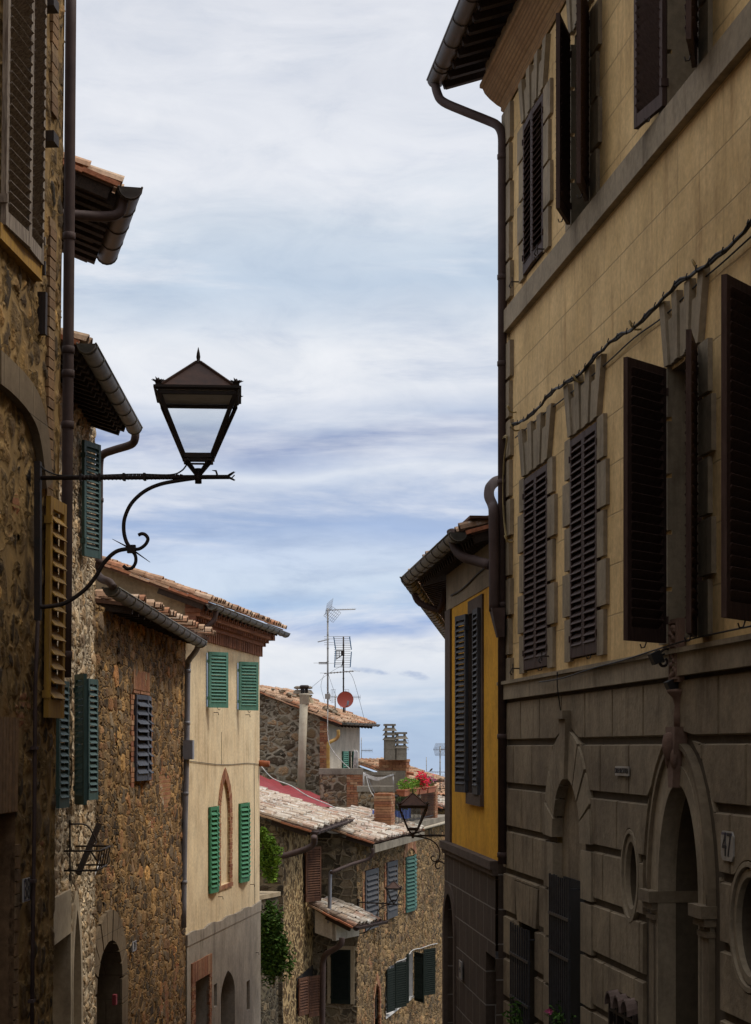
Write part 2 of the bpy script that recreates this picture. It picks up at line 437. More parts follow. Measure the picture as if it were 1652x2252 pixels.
def island_mat(name, cols, lichen=None, lf=.5, rough=.9, scale=14, bumpd=.006):
    m, t, b = base_mat(name); co = t.new('ShaderNodeTexCoord').outputs['Object']; b.inputs['Roughness'].default_value = rough
    r = t.new('ShaderNodeNewGeometry').outputs['Random Per Island']
    n = len(cols)
    c = t.ramp(r, [((i + .5) / n, k) for i, k in enumerate(cols)])
    n1 = t.noise(co, scale, 6, .68); n2 = t.noise(co, 2.2, 5, .6)
    c = t.mix(1.0, c, t.ramp(n1, [(.25, (.55, .55, .55)), (.75, (1.3, 1.3, 1.3))]), 'MULTIPLY')
    if lichen:
        for k, (lc, off, th) in enumerate(lichen):
            nn = t.noise(t.vmath('ADD', co, (off, off, 0)), 6.5 + 2 * k, 6, .7)
            c = t.mix(t.math('MULTIPLY', t.step(nn, th, th + .1), lf), c, lc)
    c = t.mix(t.math('MULTIPLY', t.step(n2, .5, .75), .5), c, t.mix(1, c, (.4, .36, .33), 'MULTIPLY'))
    t.l.new(c, b.inputs['Base Color']); bump(t, b, n1, bumpd)
    return m
M = {}
tuf = [(.075, .055, .035), (.15, .105, .06), (.21, .155, .09), (.10, .09, .07), (.19, .12, .06), (.28, .21, .13)]
M['stone_l1'] = stone_mat('render_over_rubble', .21, .27, [(.22, .13, .048), (.085, .055, .028), (.30, .19, .07), (.13, .085, .04), (.05, .036, .022), (.24, .145, .055)], (.31, .20, .08), .16, .026, .12, 1, .6, patch=.35, patchcol=(.26, .165, .068))
M['stone_l2'] = stone_mat('pale_rubble', .17, .13, [(.30, .21, .12), (.22, .15, .09), (.48, .36, .22), (.36, .25, .15), (.55, .44, .30)], (.62, .51, .36), .14, .035, .12, 2, .5)
M['stone_l3'] = stone_mat('squared_rubble', .27, .17, [(.075, .052, .032), (.19, .115, .052), (.28, .18, .08), (.09, .075, .055), (.38, .225, .085), (.13, .09, .055), (.22, .175, .12), (.33, .16, .065), (.10, .07, .042)], (.33, .205, .085), .075, .034, .30, 3, .65, rnd=.80, patch=.05, patchcol=(.45, .36, .26))
M['stone_m1'] = stone_mat('dark_rubble', .42, .24, [(.10, .07, .045), (.17, .12, .07), (.13, .11, .08), (.22, .15, .09), (.26, .17, .10)], (.34, .29, .22), .13, .05, .10, 4, .4, brickcol=((.33, .15, .08), (.30, .19, .11)))
M['stone_m2'] = stone_mat('lit_rubble', .22, .26, [(.10, .062, .03), (.18, .11, .05), (.13, .08, .038), (.20, .13, .06)], (.46, .33, .165), .17, .04, 0, 5, .3)
M['stone_m2s'] = stone_mat('quoin_rubble', .5, .30, [(.10, .085, .06), (.15, .12, .085), (.19, .16, .12), (.12, .09, .06)], (.27, .22, .15), .07, .04, 0, 6, .4, rnd=.6)
M['stone_m3'] = stone_mat('warm_rubble', .30, .20, [(.09, .06, .035), (.19, .125, .06), (.28, .185, .09), (.13, .10, .065), (.24, .14, .07)], (.29, .195, .095), .10, .055, .16, 7, .45)
M['stone_m3b'] = stone_mat('terrace_rubble', .30, .20, [(.11, .08, .05), (.18, .13, .08), (.24, .16, .09)], (.30, .25, .18), .12, .03, .10, 8, .4, real=False)
M['garden_wall'] = stone_mat('mossy_rubble', .25, .2, [(.06, .05, .035), (.11, .09, .06), (.15, .12, .08)], (.14, .12, .08), .1, .03, 0, 9, .4, real=False)
M['brick'] = island_mat('old_brick', [(.30, .12, .055), (.38, .19, .10), (.24, .09, .05), (.42, .25, .14), (.33, .16, .08)], None)
M['brick_dim'] = island_mat('grimy_brick', [(.20, .12, .06), (.26, .15, .07), (.15, .09, .05), (.23, .15, .08)])
M['brick_dark'] = island_mat('cornice_brick', [(.26, .115, .065), (.32, .15, .085), (.20, .09, .055)], None)
M['ochre'] = plaster_mat('ochre_plaster', (.70, .50, .245), (.55, .38, .17), joints=(1.15, .44, .13, 0, .008), streak=.95, dirt=(.62, .54, .46), jcol=.62)
M['grey_trim'] = plaster_mat('grey_cement_trim', (.31, .25, .17), (.22, .178, .12), streak=.7, bumpd=.008)
M['rustic'] = plaster_mat('rusticated_cement', (.29, .23, .15), (.165, .128, .085), streak=.7, bumpd=.012)
M['groove'] = plaster_mat('groove_cement', (.09, .07, .045), (.07, .053, .036), streak=.3)
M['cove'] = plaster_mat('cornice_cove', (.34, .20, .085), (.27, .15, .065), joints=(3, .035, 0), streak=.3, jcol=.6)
M['yellow'] = plaster_mat('deep_yellow_plaster', (.74, .39, .03), (.60, .30, .025), streak=.4, dirt=(.7, .6, .5))
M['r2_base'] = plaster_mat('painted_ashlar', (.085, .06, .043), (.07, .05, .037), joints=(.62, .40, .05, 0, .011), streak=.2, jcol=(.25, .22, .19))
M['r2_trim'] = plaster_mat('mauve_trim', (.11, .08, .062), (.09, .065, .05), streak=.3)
M['cream'] = plaster_mat('cream_plaster', (.76, .64, .43), (.66, .53, .34), streak=.85, dirt=(.68, .59, .48), bumpd=.006)
M['l4_base'] = plaster_mat('grey_plinth', (.36, .32, .265), (.27, .24, .20), streak=.8)
M['l4_gable'] = plaster_mat('weathered_gable_plaster', (.36, .28, .17), (.21, .165, .105), streak=.8, dirt=(.4, .38, .33))
M['white_plaster'] = plaster_mat('pale_plaster', (.55, .49, .41), (.45, .40, .33), streak=.5)
M['cement'] = plaster_mat('grey_cement', (.27, .235, .185), (.18, .155, .12), streak=.6, bumpd=.01)
M['limestone'] = plaster_mat('dressed_stone', (.44, .36, .25), (.35, .28, .19), streak=.4)
M['arch_stone'] = plaster_mat('brown_dressed_stone', (.19, .14, .085), (.14, .10, .06), joints=(.4, .35, 0), streak=.5)
tc_ = [(.42, .20, .11), (.52, .33, .21), (.36, .22, .13), (.60, .44, .31), (.45, .29, .18), (.30, .19, .12)]
M['tile'] = island_mat('clay_roof_tiles', tc_, [((.55, .30, .05), 3, .64), ((.60, .56, .48), 11, .60)], .7)
M['tile_white'] = island_mat('bleached_roof_tiles', [(.52, .43, .33), (.42, .30, .21), (.58, .52, .43), (.38, .22, .15), (.60, .56, .48), (.26, .19, .14)], [((.70, .68, .63), 5, .54), ((.13, .115, .09), 17, .60)], .8)
M['tile_plain'] = island_mat('terracotta_edge_tiles', [(.50, .20, .10), (.58, .28, .15), (.46, .17, .09), (.62, .40, .25)], None)
M['wood_dark'] = simple_mat('dark_rafters', (.045, .028, .018), (.022, .014, .010), .85, stretch=(1, 6, 6), island=True)
M['eave_terracotta'] = simple_mat('terracotta_eave_boarding', (.14, .075, .045), (.085, .045, .03), .9)
M['metal_brown'] = simple_mat('brown_painted_steel', (.075, .048, .042), (.05, .032, .028), .7, scale=5, spec=.25)
M['copper_gutter'] = simple_mat('weathered_copper', (.085, .06, .045), (.06, .05, .04), .55, .3, scale=4, spec=.5)
M['zinc'] = simple_mat('weathered_zinc', (.15, .14, .115), (.085, .08, .07), .55, .3, scale=4, spec=.5)
M['lead_pipe'] = simple_mat('grey_blue_pipe', (.26, .27, .31), (.20, .205, .23), .5, .2, scale=4)
M['bars'] = simple_mat('window_bar_iron', (.05, .05, .055), (.03, .03, .033), .5, .4, scale=20, spec=.5)
M['tile_dull'] = island_mat('dull_cover_tiles', [(.14, .10, .085), (.17, .12, .10)])
M['portal'] = plaster_mat('portal_sandstone', (.20, .155, .10), (.15, .115, .075), streak=.5, bumpd=.008)
M['iron'] = simple_mat('wrought_iron', (.020, .016, .014), (.035, .022, .016), .65, .3, scale=20, spec=.4)
M['rust_sheet'] = simple_mat('rusted_lantern_sheet', (.085, .042, .028), (.05, .028, .022), .7, .2, scale=9)
M['sh_brown'] = simple_mat('brown_shutter_paint', (.048, .027, .021), (.075, .045, .036), .7, stretch=(6, 6, .8), scale=6, spec=.2)
M['sh_grey'] = simple_mat('bare_weathered_shutter_wood', (.30, .25, .20), (.12, .09, .07), .85, stretch=(6, 6, .8), scale=8)
M['sh_yellow'] = simple_mat('faded_yellow_shutter_paint', (.40, .225, .03), (.26, .14, .03), .7, stretch=(3, 3, .6), scale=7)
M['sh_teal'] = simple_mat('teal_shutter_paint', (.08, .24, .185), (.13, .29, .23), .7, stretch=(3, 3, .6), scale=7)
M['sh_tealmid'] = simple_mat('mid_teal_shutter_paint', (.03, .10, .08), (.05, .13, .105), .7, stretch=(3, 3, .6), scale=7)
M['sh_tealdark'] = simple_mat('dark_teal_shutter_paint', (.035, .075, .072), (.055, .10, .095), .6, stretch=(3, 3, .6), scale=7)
M['sh_green'] = simple_mat('green_shutter_paint', (.035, .19, .09), (.06, .23, .12), .65, stretch=(3, 3, .6), scale=7)
M['sh_navy'] = simple_mat('navy_shutter_paint', (.045, .052, .075), (.075, .085, .11), .65, stretch=(3, 3, .6), scale=7)
M['sh_slate'] = simple_mat('slate_shutter_paint', (.065, .065, .07), (.045, .045, .05), .7)
M['sh_black'] = simple_mat('blackish_green_shutter_paint', (.012, .018, .015), (.018, .023, .019), .85, spec=.1)
M['sh_rust'] = simple_mat('chestnut_shutter_paint', (.13, .055, .026), (.07, .03, .018), .8, stretch=(1, 1, .5))
M['dark'] = simple_mat('dark_interior', (.012, .010, .009), (.008, .007, .006), .9)
M['door'] = simple_mat('old_door_wood', (.035, .022, .016), (.02, .013, .01), .6, stretch=(8, 8, .6))
M['white_paint'] = simple_mat('white_painted_masonry', (.70, .68, .66), (.58, .56, .54), .8)
M['enamel'] = simple_mat('white_enamel', (.34, .32, .29), (.26, .24, .21), .45)
M['ink'] = simple_mat('dark_lettering', (.03, .025, .03), (.02, .02, .02), .6)
M['blue_line'] = simple_mat('blue_enamel_line', (.06, .06, .12), (.05, .05, .1), .5)
M['red_paint'] = simple_mat('red_waterproofing', (.27, .035, .04), (.18, .025, .03), .6, scale=5, bumpd=.02)
M['dish'] = simple_mat('brick_red_dish', (.42, .085, .055), (.36, .07, .045), .5, scale=2)
M['alu'] = simple_mat('dull_aluminium', (.34, .33, .31), (.22, .21, .20), .5, .4)
M['blue_plastic'] = simple_mat('blue_plastic', (.02, .14, .28), (.02, .10, .22), .5)
M['blue_tarp'] = simple_mat('blue_panel', (.07, .15, .55), (.10, .18, .5), .8)
M['pipe_cream'] = simple_mat('cream_flue_pipe', (.46, .40, .30), (.36, .30, .22), .7, scale=3)
M['pipe_yellow'] = simple_mat('yellow_painted_pipe', (.42, .28, .06), (.30, .15, .05), .6, scale=5)
M['cable'] = simple_mat('black_cable', (.018, .016, .015), None, .6)
M['cable_beige'] = simple_mat('beige_cable', (.36, .27, .12), None, .7)
M['cable_white'] = simple_mat('white_cable', (.6, .58, .55), None, .6)
M['terracotta'] = simple_mat('terracotta_pot', (.40, .14, .07), (.30, .10, .05), .85)
M['leaf'] = island_mat('garden_leaves', [(.04, .10, .014), (.07, .15, .022), (.02, .05, .008), (.12, .21, .035), (.05, .11, .02)], None, scale=5)
M['leaf_light'] = island_mat('young_leaves', [(.12, .22, .02), (.17, .30, .03), (.07, .15, .02), (.22, .36, .04)], None, scale=5)
M['petal_red'] = island_mat('red_petals', [(.65, .01, .03), (.8, .03, .08), (.5, .01, .03)], None, scale=5)
M['petal_pink'] = island_mat('pink_petals', [(.55, .06, .20), (.6, .15, .3)], None, scale=5)
M['petal_violet'] = island_mat('violet_petals', [(.22, .05, .45), (.32, .1, .55)], None, scale=5)
M['bark'] = simple_mat('stem_bark', (.10, .07, .045), None, .9)
M['paving'] = plaster_mat('stone_paving', (.16, .14, .115), (.11, .095, .08), joints=(.6, .3, 0), streak=.2)
M['earth'] = simple_mat('hillside_scrub', (.07, .08, .035), (.12, .10, .06), .95, scale=.05)
M['stone_fig'] = plaster_mat('carved_sandstone', (.22, .14, .10), (.16, .10, .075), streak=.4, bumpd=.01)
def glass_mat():
    m = bpy.data.materials.new('lantern_glass'); m.use_nodes = True; t = NT(m.node_tree); t.n.clear()
    a = t.new('ShaderNodeBsdfTransparent'); a.inputs[0].default_value = (.96, .97, .97, 1)
    g = t.new('ShaderNodeBsdfGlossy'); g.inputs['Roughness'].default_value = .08
    mx = t.new('ShaderNodeMixShader'); mx.inputs[0].default_value = .05
    o = t.new('ShaderNodeOutputMaterial'); t.l.new(a.outputs[0], mx.inputs[1]); t.l.new(g.outputs[0], mx.inputs[2]); t.l.new(mx.outputs[0], o.inputs[0])
    return m
M['glass'] = glass_mat()
M['pane'] = simple_mat('dark_window_glass', (.02, .022, .025), (.03, .032, .035), .12, spec=.6, bumpd=0)
# ---------------------------------------------------------------- component builders
def leaf(mb, hu, hd, s, th, w, z0, z1, pitch=.075, st=.055, flip=1, jit=0.0022, mid=False, tilt=50, cov=.96):
    """louvred shutter leaf: hinge (hu,hd), runs towards s along the wall, opened by th away from it"""
    A = Vector((s * math.cos(th), -math.sin(th), 0)); N = Vector((-A.y, A.x, 0)) * flip; Z = Vector((0, 0, 1)); O = Vector((hu, hd, 0)); T = .038
    def bx(a0, a1, zz0, zz1, t=T):
        mb.ob(O + A * (a0 + a1) / 2 + Z * (zz0 + zz1) / 2, A * (a1 - a0) / 2, N * t / 2, Z * (zz1 - zz0) / 2)
    bx(0, st, z0, z1); bx(w - st, w, z0, z1); bx(st, w - st, z1 - st * 1.2, z1, T - .004); bx(st, w - st, z0, z0 + st * 1.9, T - .004)
    a, b = z0 + st * 1.9, z1 - st * 1.2
    rails = [(a, b)]
    if mid: m_ = (a + b) / 2; bx(st, w - st, m_ - .035, m_ + .035, T - .004); rails = [(a, m_ - .035), (m_ + .035, b)]
    for (ra, rb) in rails:
        n = max(3, int((rb - ra) / pitch))
        for i in range(n):
            zc = ra + (rb - ra) * (i + .5) / n + random.uniform(-jit, jit)
            t = D2R(tilt) + random.uniform(-jit, jit) * 12
            dv = (Z * math.sin(t) - N * math.cos(t)) * -1 if False else (N * math.cos(t) - Z * math.sin(t))
            nn = A.cross(dv)
            mb.ob(O + A * w / 2 + Z * zc, A * (w / 2 - st + .004), dv * (pitch * .5 * cov / max(.5, math.sin(t))), nn * .0045)
    return mb

def leaf_angle(fr, hx_u, hd, s, w, tipx, zz=0):
    best = None
    for i in range(0, 181):
        th = D2R(i); u = hx_u + s * w * math.cos(th); d = hd - w * math.sin(th)
        e = abs(fr.xof(u, d - fr.lean * zz) - tipx)
        if best is None or e < best[0] - .4: best = (e, th)
    return best[1]

def shutter(parent, fr, hu, s, th, w, z0, z1, mat, d=-.03, pitch=.075, label=None, name='shutter', hooks=False, **kw):
    mb = MB(); leaf(mb, hu, d, s, th, w, z0, z1, pitch, **kw)
    # hinge straps and pins
    for zz in (z0 + .18, z1 - .18): mb.box(hu - .012, hu + .012, d - .03, d + .03, zz - .03, zz + .03)
    o = mb.build(name, M[mat], parent, fr)
    if label: o['label'] = label
    if hooks:
        h = MB(); A = Vector((s * math.cos(th), -math.sin(th), 0)); p = Vector((hu, d, z0)) + A * w * .45
        h.tube([p + Vector((0, 0, .02)), p + Vector((0, -.02, -.04)), p + Vector((0, -.045, -.045)), p + Vector((0, -.055, -.015))], .006, 5)
        
        o2 = h.build('hook', M['iron'], o, fr)
    return o

def window(root, fr, h, depth=.22, frame_mat='sh_brown', wall_mat='grey_trim', sill=None, name='window', label=None):
    """recessed opening: jambs + glazed casement"""
    mb = MB(); mb.reveal(h, depth)
    w = mb.build(name, M[wall_mat], root, fr)
    if label: w['label'] = label
    MB().fill(h, depth - .005).build('pane', M['pane'], w, fr)
    u0, u1, z0, z1 = h['u0'], h['u1'], h['z0'], h['z1']
    f = MB(); t = .05; d0, d1 = depth - .06, depth - .012
    f.box(u0, u0 + t, d0, d1, z0, z1).box(u1 - t, u1, d0, d1, z0, z1).box(u0 + t, u1 - t, d0, d1, z1 - t, z1).box(u0 + t, u1 - t, d0, d1, z0, z0 + t)
    m = (u0 + u1) / 2; f.box(m - t / 2, m + t / 2, d0, d1, z0 + t, z1 - t)
    f.build('frame', M[frame_mat], w, fr)
    if sill: MB().box(u0 - .04, u1 + .04, -.05, depth, z0 - .05, z0 + .004).build('sill', M[sill], w, fr)
    return w

def tiles(mb, u0, u1, d0, z0, d1, z1, pitch=.21, step=.34, r=.085, jit=1.0, dstep=None, chaos=1.0, u0b=None, u1b=None):
    """barrel tiles laid from the eave (d0,z0) up to (d1,z1); every tile an island of its own"""
    sl = Vector((0, d1 - d0, z1 - z0)); L = sl.length; sl.normalize(); up = Vector((1, 0, 0)).cross(sl); n = max(1, math.ceil(L / step)); step = L / n; m = max(1, int((u1 - u0) / pitch))
    for i in range(m):
        u = u0 + (u1 - u0) * (i + .5) / m; dr = random.uniform(-.012, .012) * jit
        for j in range(n):
            a = L * j / n - .03; ln = step * 1.22
            c = Vector((u + dr + random.uniform(-.012, .012) * chaos, d0, z0)) + sl * (a + random.uniform(-.03, .03) * chaos) + up * (.022 + random.uniform(-.004, .016) * chaos)
            ra, rb = r * random.uniform(.96, 1.08), r * .86; tw = random.uniform(-.05, .05) * chaos; seg = 5
            vs = []
            for (q, rr, lift) in ((0, ra, .022), (ln, rb, 0), (0, ra - .016, .022), (ln, rb - .016, 0)):
                for k in range(seg + 1):
                    an = math.pi * k / seg
                    vs.append(c + sl * q + up * (lift + math.sin(an) * rr) + Vector((math.cos(an) * rr + tw * q, 0, 0)))
            N = seg + 1; fs = [(k, k + 1, N + k + 1, N + k) for k in range(seg)] + [(2 * N + k, 2 * N + k + 1, k + 1, k) for k in range(seg)]
            mb.add(vs, fs, False)

def roof(root, fr, u0, u1, d0, z0, d1, z1, mat='tile', rafters=True, pitch=.21, thick=.05, under='wood_dark', rstep=.42, gut=None, wall_d=0.0, chaos=1.0, label=None, step=.34, raf=(.07, .10), verge=True):
    mb = MB(); tiles(mb, u0, u1, d0, z0, d1, z1, pitch=pitch, chaos=chaos, step=step)
    o = mb.build('roof', M[mat], root, fr, recalc=False)
    if label: o['label'] = label
    sl = Vector((0, d1 - d0, z1 - z0)); L = sl.length; sl.normalize(); up = Vector((1, 0, 0)).cross(sl)
    b = MB(); c = Vector(((u0 + u1) / 2, (d0 + d1) / 2, (z0 + z1) / 2)) - up * thick / 2
    b.ob(c + sl * .03, (( u1 - u0) / 2, 0, 0), sl * (L / 2 - .02), up * thick / 2)
    b.build('roof_deck', M['eave_terracotta'], o, fr)
    if verge:
        n = int(L / .36)
        for ue in (u0, u1):
            v = MB()
            for j in range(n):
                cc = Vector((ue, d0, z0)) + sl * (L * (j + .5) / n) - up * (.005 + .012 * (j % 2))
                v.ob(cc, (.03, 0, 0), sl * L / n * .5, up * .022)
            v.build('verge_tiles', M['tile_plain'], o, fr)
    if rafters:
        r = MB(); n = max(2, int((u1 - u0) / rstep)); reach = min(L, (wall_d + .15 - d0) / max(.1, sl.y))
        for i in range(n + 1):
            u = u0 + .06 + (u1 - u0 - .12) * i / n
            c = Vector((u, d0, z0)) + sl * (reach / 2 + .07) - up * (thick + raf[1] / 2)
            r.ob(c, (raf[0] / 2, 0, 0), sl * reach / 2, up * raf[1] / 2)
        r.each('rafter', M[under], o, fr)
    if gut:
        MB().gutter((u0 - .05, d0 - .06, z0 - .01), (u1 + .12, d0 - .06, z0 - .02), gut[1]).build('gutter', M[gut[0]], o, fr)
    return o

def plate(name, fr, u0, u1, z0, z1, text, label, cat, size, d=-.03, mat='enamel', textmat='ink', border=True, clip=0.0, group=None, sx=1.0):
    """small enamel plate with raised lettering"""
    q = fr.at((u0 + u1) / 2, d, (z0 + z1) / 2); q2 = Frame(q.o, q.o + fr.e, (z0 + z1) / 2)
    w, h = (u1 - u0) / 2, (z1 - z0) / 2; mb = MB(); zc = q2.zb
    c = clip; pts = [(-w + c, zc - h), (w - c, zc - h), (w, zc - h + c), (w, zc + h - c), (w - c, zc + h), (-w + c, zc + h), (-w, zc + h - c), (-w, zc - h + c)] if c else [(-w, zc - h), (w, zc - h), (w, zc + h), (-w, zc + h)]
    mb.prism(pts, -.012, .0)
    o = mb.build(name, M[mat], None, q2); tag(o, label, cat, group)
    if border:
        f = MB()
        for zz in (zc + h * .86, zc + h * .78) if c else (zc + h * .88, zc - h * .88): f.box(-w * .86, w * .86, -.0145, -.011, zz - .003, zz + .003)
        if not c:
            for uu in (-w * .88, w * .88): f.box(uu - .003, uu + .003, -.0145, -.011, zc - h * .88, zc + h * .88)
        f.build('border', M['blue_line'], o, q2)
    cu = bpy.data.curves.new('t', 'FONT'); cu.body = text; cu.size = size; cu.align_x = 'CENTER'; cu.align_y = 'CENTER'; cu.extrude = .0015
    to = bpy.data.objects.new('t', cu); COL.objects.link(to); dg = bpy.context.evaluated_depsgraph_get(); me = bpy.data.meshes.new_from_object(to.evaluated_get(dg))
    bpy.data.objects.remove(to); me.materials.clear(); me.materials.append(M[textmat])
    for v in me.vertices: x, y, z = v.co; v.co = (x * sx, -.0145 - z, y)
    t = bpy.data.objects.new('lettering', me); COL.objects.link(t); t.parent = o
    return o

def smooth_path(pts, n=6):
    pts = [Vector(p) for p in pts]; out = []
    for i in range(len(pts) - 1):
        p0 = pts[max(i - 1, 0)]; p1 = pts[i]; p2 = pts[i + 1]; p3 = pts[min(i + 2, len(pts) - 1)]
        for k in range(n):
            t = k / n
            out.append(.5 * ((2 * p1) + (p2 - p0) * t + (2 * p0 - 5 * p1 + 4 * p2 - p3) * t * t + (3 * p1 - p0 - 3 * p2 + p3) * t ** 3))
    return out + [pts[-1]]

def street_lamp(origin, direction, label, sc=1.0, arm=1.0, rot=8, detail=True, mirror=False):
    """wall lamp: local x = away from the wall along the bracket, z=0 at the arm"""
    d = Vector(direction).normalized(); o2 = Vector((origin[0], origin[1])); fr = Frame(o2, o2 + d, origin[2])
    fr.zb = origin[2] - 0; Z0 = origin[2]
    root = thing('street_lamp', fr, label, 'street lamp', 'wrought iron lamps on the house walls')
    q = lambda x, y: Vector(((x - 85) / 292 * arm, 0, Z0 + (1052 - y) / 292 * arm))
    b = MB()
    b.box(-.02, .025 * arm, -.03 * arm, .03 * arm, Z0 - 1.06 * arm, Z0 + .12 * arm)
    b.build('wall_plate', M['iron'], root, fr)
    a = MB(); r = .016 * arm
    a.tube([q(80, 1052), q(505, 1054)], r * 1.05, 8)
    # twisted middle section
    for k in range(26 if detail else 0):
        x = 188 + k * 8.5; a.lathe(q(x, 1052.5), [(r * .6, -.016 * arm), (r * 1.5, 0), (r * .6, .016 * arm)], 8, True, ax=(1, .15, .5))
    for x in (180, 222, 275, 320): a.ob(q(x, 1052), (.008 * arm, 0, 0), (0, r * 1.7, 0), (0, 0, r * 1.7))
    for (dy, dz) in ((.03, .035), (-.03, .03), (.0, -.03), (.035, -.02), (-.03, -.03)):
        p = q(500, 1053); a.tube([p, p + Vector((.03, dy * .6, dz * .6)) * arm, p + Vector((.055, dy, dz * 1.1)) * arm], [.010 * arm, .007 * arm, .002 * arm], 5)
    a.tube([q(500, 1054), q(508, 1058), q(516, 1050)], [.005 * arm] * 3, 5)
    p = q(478, 1049); a.tube([p, p + Vector((-.01, 0, .03)), p + Vector((-.04, .01, .035))], [.008 * arm, .008 * arm, .002], 5)
    a.build('bracket_arm', M['iron'], root, fr)
    sp = lambda L: smooth_path([q(*z) for z in L], 6)
    c = MB()
    c.tube(sp([(85, 1332), (115, 1331), (150, 1322), (188, 1296), (212, 1268), (232, 1236), (258, 1213), (288, 1207)]), .0155 * arm, 8)
    c.tube(sp([(288, 1208), (299, 1221), (300, 1237), (292, 1249), (281, 1250), (273, 1244)]), .013 * arm, 8)
    c.tube(sp([(290, 1208), (307, 1208), (321, 1199), (327, 1187), (322, 1178), (314, 1175), (306, 1178)]), .013 * arm, 8)
    c.tube(sp([(290, 1208), (279, 1190), (274, 1165), (277, 1138), (292, 1108), (320, 1083), (355, 1068), (400, 1060), (430, 1056)]), .0145 * arm, 8)
    c.ob(q(291, 1208), (.03 * arm, 0, 0), (0, .022 * arm, 0), (0, 0, .03 * arm))
    c.tube([q(249, 1186), q(291, 1208), q(332, 1237)], [.002, .009 * arm, .002], 6)
    c.build('scroll', M['iron'], root, fr)
    w = MB(); w.tube(sp([(90, 1024), (104, 1036), (135, 1047), (200, 1048), (300, 1046), (375, 1048), (400, 1040), (412, 1026)]), .006 * arm, 6)
    w.build('supply_cable', M['cable'], root, fr)
    # lantern
    cu = (437 - 85) / 292 * arm; R = D2R(rot)
    def sq(h, z): return [Vector((cu + h * sc * (math.cos(R) * i - math.sin(R) * j), h * sc * (math.sin(R) * i + math.cos(R) * j), Z0 + z * sc)) for i, j in ((-1, -1), (1, -1), (1, 1), (-1, 1))]
    def shell(mb, h0, z0, h1, z1, t=.006):
        A, B, C, D = sq(h0, z0), sq(h1, z1), sq(h0 - t, z0), sq(h1 - t, z1)
        for i in range(4):
            j = (i + 1) % 4; mb.add([A[i], A[j], B[j], B[i], C[i], C[j], D[j], D[i]], [(0, 1, 2, 3), (7, 6, 5, 4), (0, 4, 5, 1), (3, 2, 6, 7)])
    f = MB()
    tp, bt, ap = sq(.283, .58), sq(.105, .145), Vector((cu, 0, Z0 + .0))
    for i in range(4):
        j = (i + 1) % 4
        f.bar(bt[i], tp[i], .030 * sc, .030 * sc, up=(1, .3, 0)); f.bar(bt[i], bt[j], .034 * sc); f.bar(tp[i], tp[j], .02 * sc)
        f.bar(bt[i], ap, .030 * sc, .022 * sc, up=(1, .3, 0))
        f.bar(sq(.105, .112)[i], sq(.105, .112)[j], .014 * sc)
    f.tube([ap + Vector((0, 0, .06 * sc)), ap - Vector((0, 0, .055 * sc))], .026 * sc, 8)
    f.build('lantern_frame', M['iron'], root, fr)
    g = MB()
    for i in range(4):
        j = (i + 1) % 4; g.add([bt[i], bt[j], tp[j], tp[i]], [(0, 1, 2, 3)])
    g.build('glass_panes', M['glass'], root, fr)
    h = MB(); shell(h, .306, .602, .318, .625); A = sq(.318, .625); B = sq(.262, .625)
    for i in range(4):
        j = (i + 1) % 4; h.bar(A[i], A[j], .018 * sc); h.bar(sq(.285, .585)[i], sq(.285, .585)[j], .026 * sc)
    ce = MB(); ce.add(sq(.30, .607), [(0, 1, 2, 3)]); ce.build('lantern_ceiling', M['white_paint'], root, fr)
    h.build('gallery', M['iron'], root, fr)
    rf = MB(); shell(rf, .285, .628, .012, .868, .004)
    for i in range(4):
        rf.bar(sq(.287, .63)[i], sq(.012, .872)[i], .02 * sc)
    ro = rf.build('lantern_roof', M['rust_sheet'], root, fr)
    fi = MB(); c0 = Vector((cu, 0, Z0)); fi.lathe(c0, [(.03 * sc, .855 * sc), (.022 * sc, .875 * sc), (.012 * sc, .885 * sc), (.016 * sc, .91 * sc), (.012 * sc, .94 * sc), (.0015, .985 * sc)], 8)
    for cc in sq(.29, .62):
        out = (cc - Vector((cu, 0, cc.z))).normalized()
        for k in range(7):
            an = 2 * math.pi * k / 7; dd = Vector((math.cos(an), math.sin(an), 0))
            fi.tube([cc, cc + (dd * .018 + Vector((0, 0, .045))) * sc, cc + (dd * .055 + Vector((0, 0, .052 + .016 * (k % 2)))) * sc], [.012 * sc, .012 * sc, .001], 5)
        fi.lathe(cc, [(.014 * sc, 0), (.024 * sc, .025 * sc), (.016 * sc, .05 * sc), (.004, .07 * sc)], 7)
    fi.build('crown_leaves', M['iron'], root, fr)
    return root

def downpipe(parent, fr, pts, r, mat, name='downpipe', collars=(), smooth=5, label=None):
    mb = MB(); path = smooth_path(pts, smooth) if smooth > 1 else pts
    mb.tube(path, r, 12)
    for c in collars:
        mb.lathe(c, [(r * 1.02, -.03), (r * 1.16, -.025), (r * 1.16, .025), (r * 1.02, .03)], 12)
    o = mb.build(name, M[mat], parent, fr)
    if label: o['label'] = label
    return o

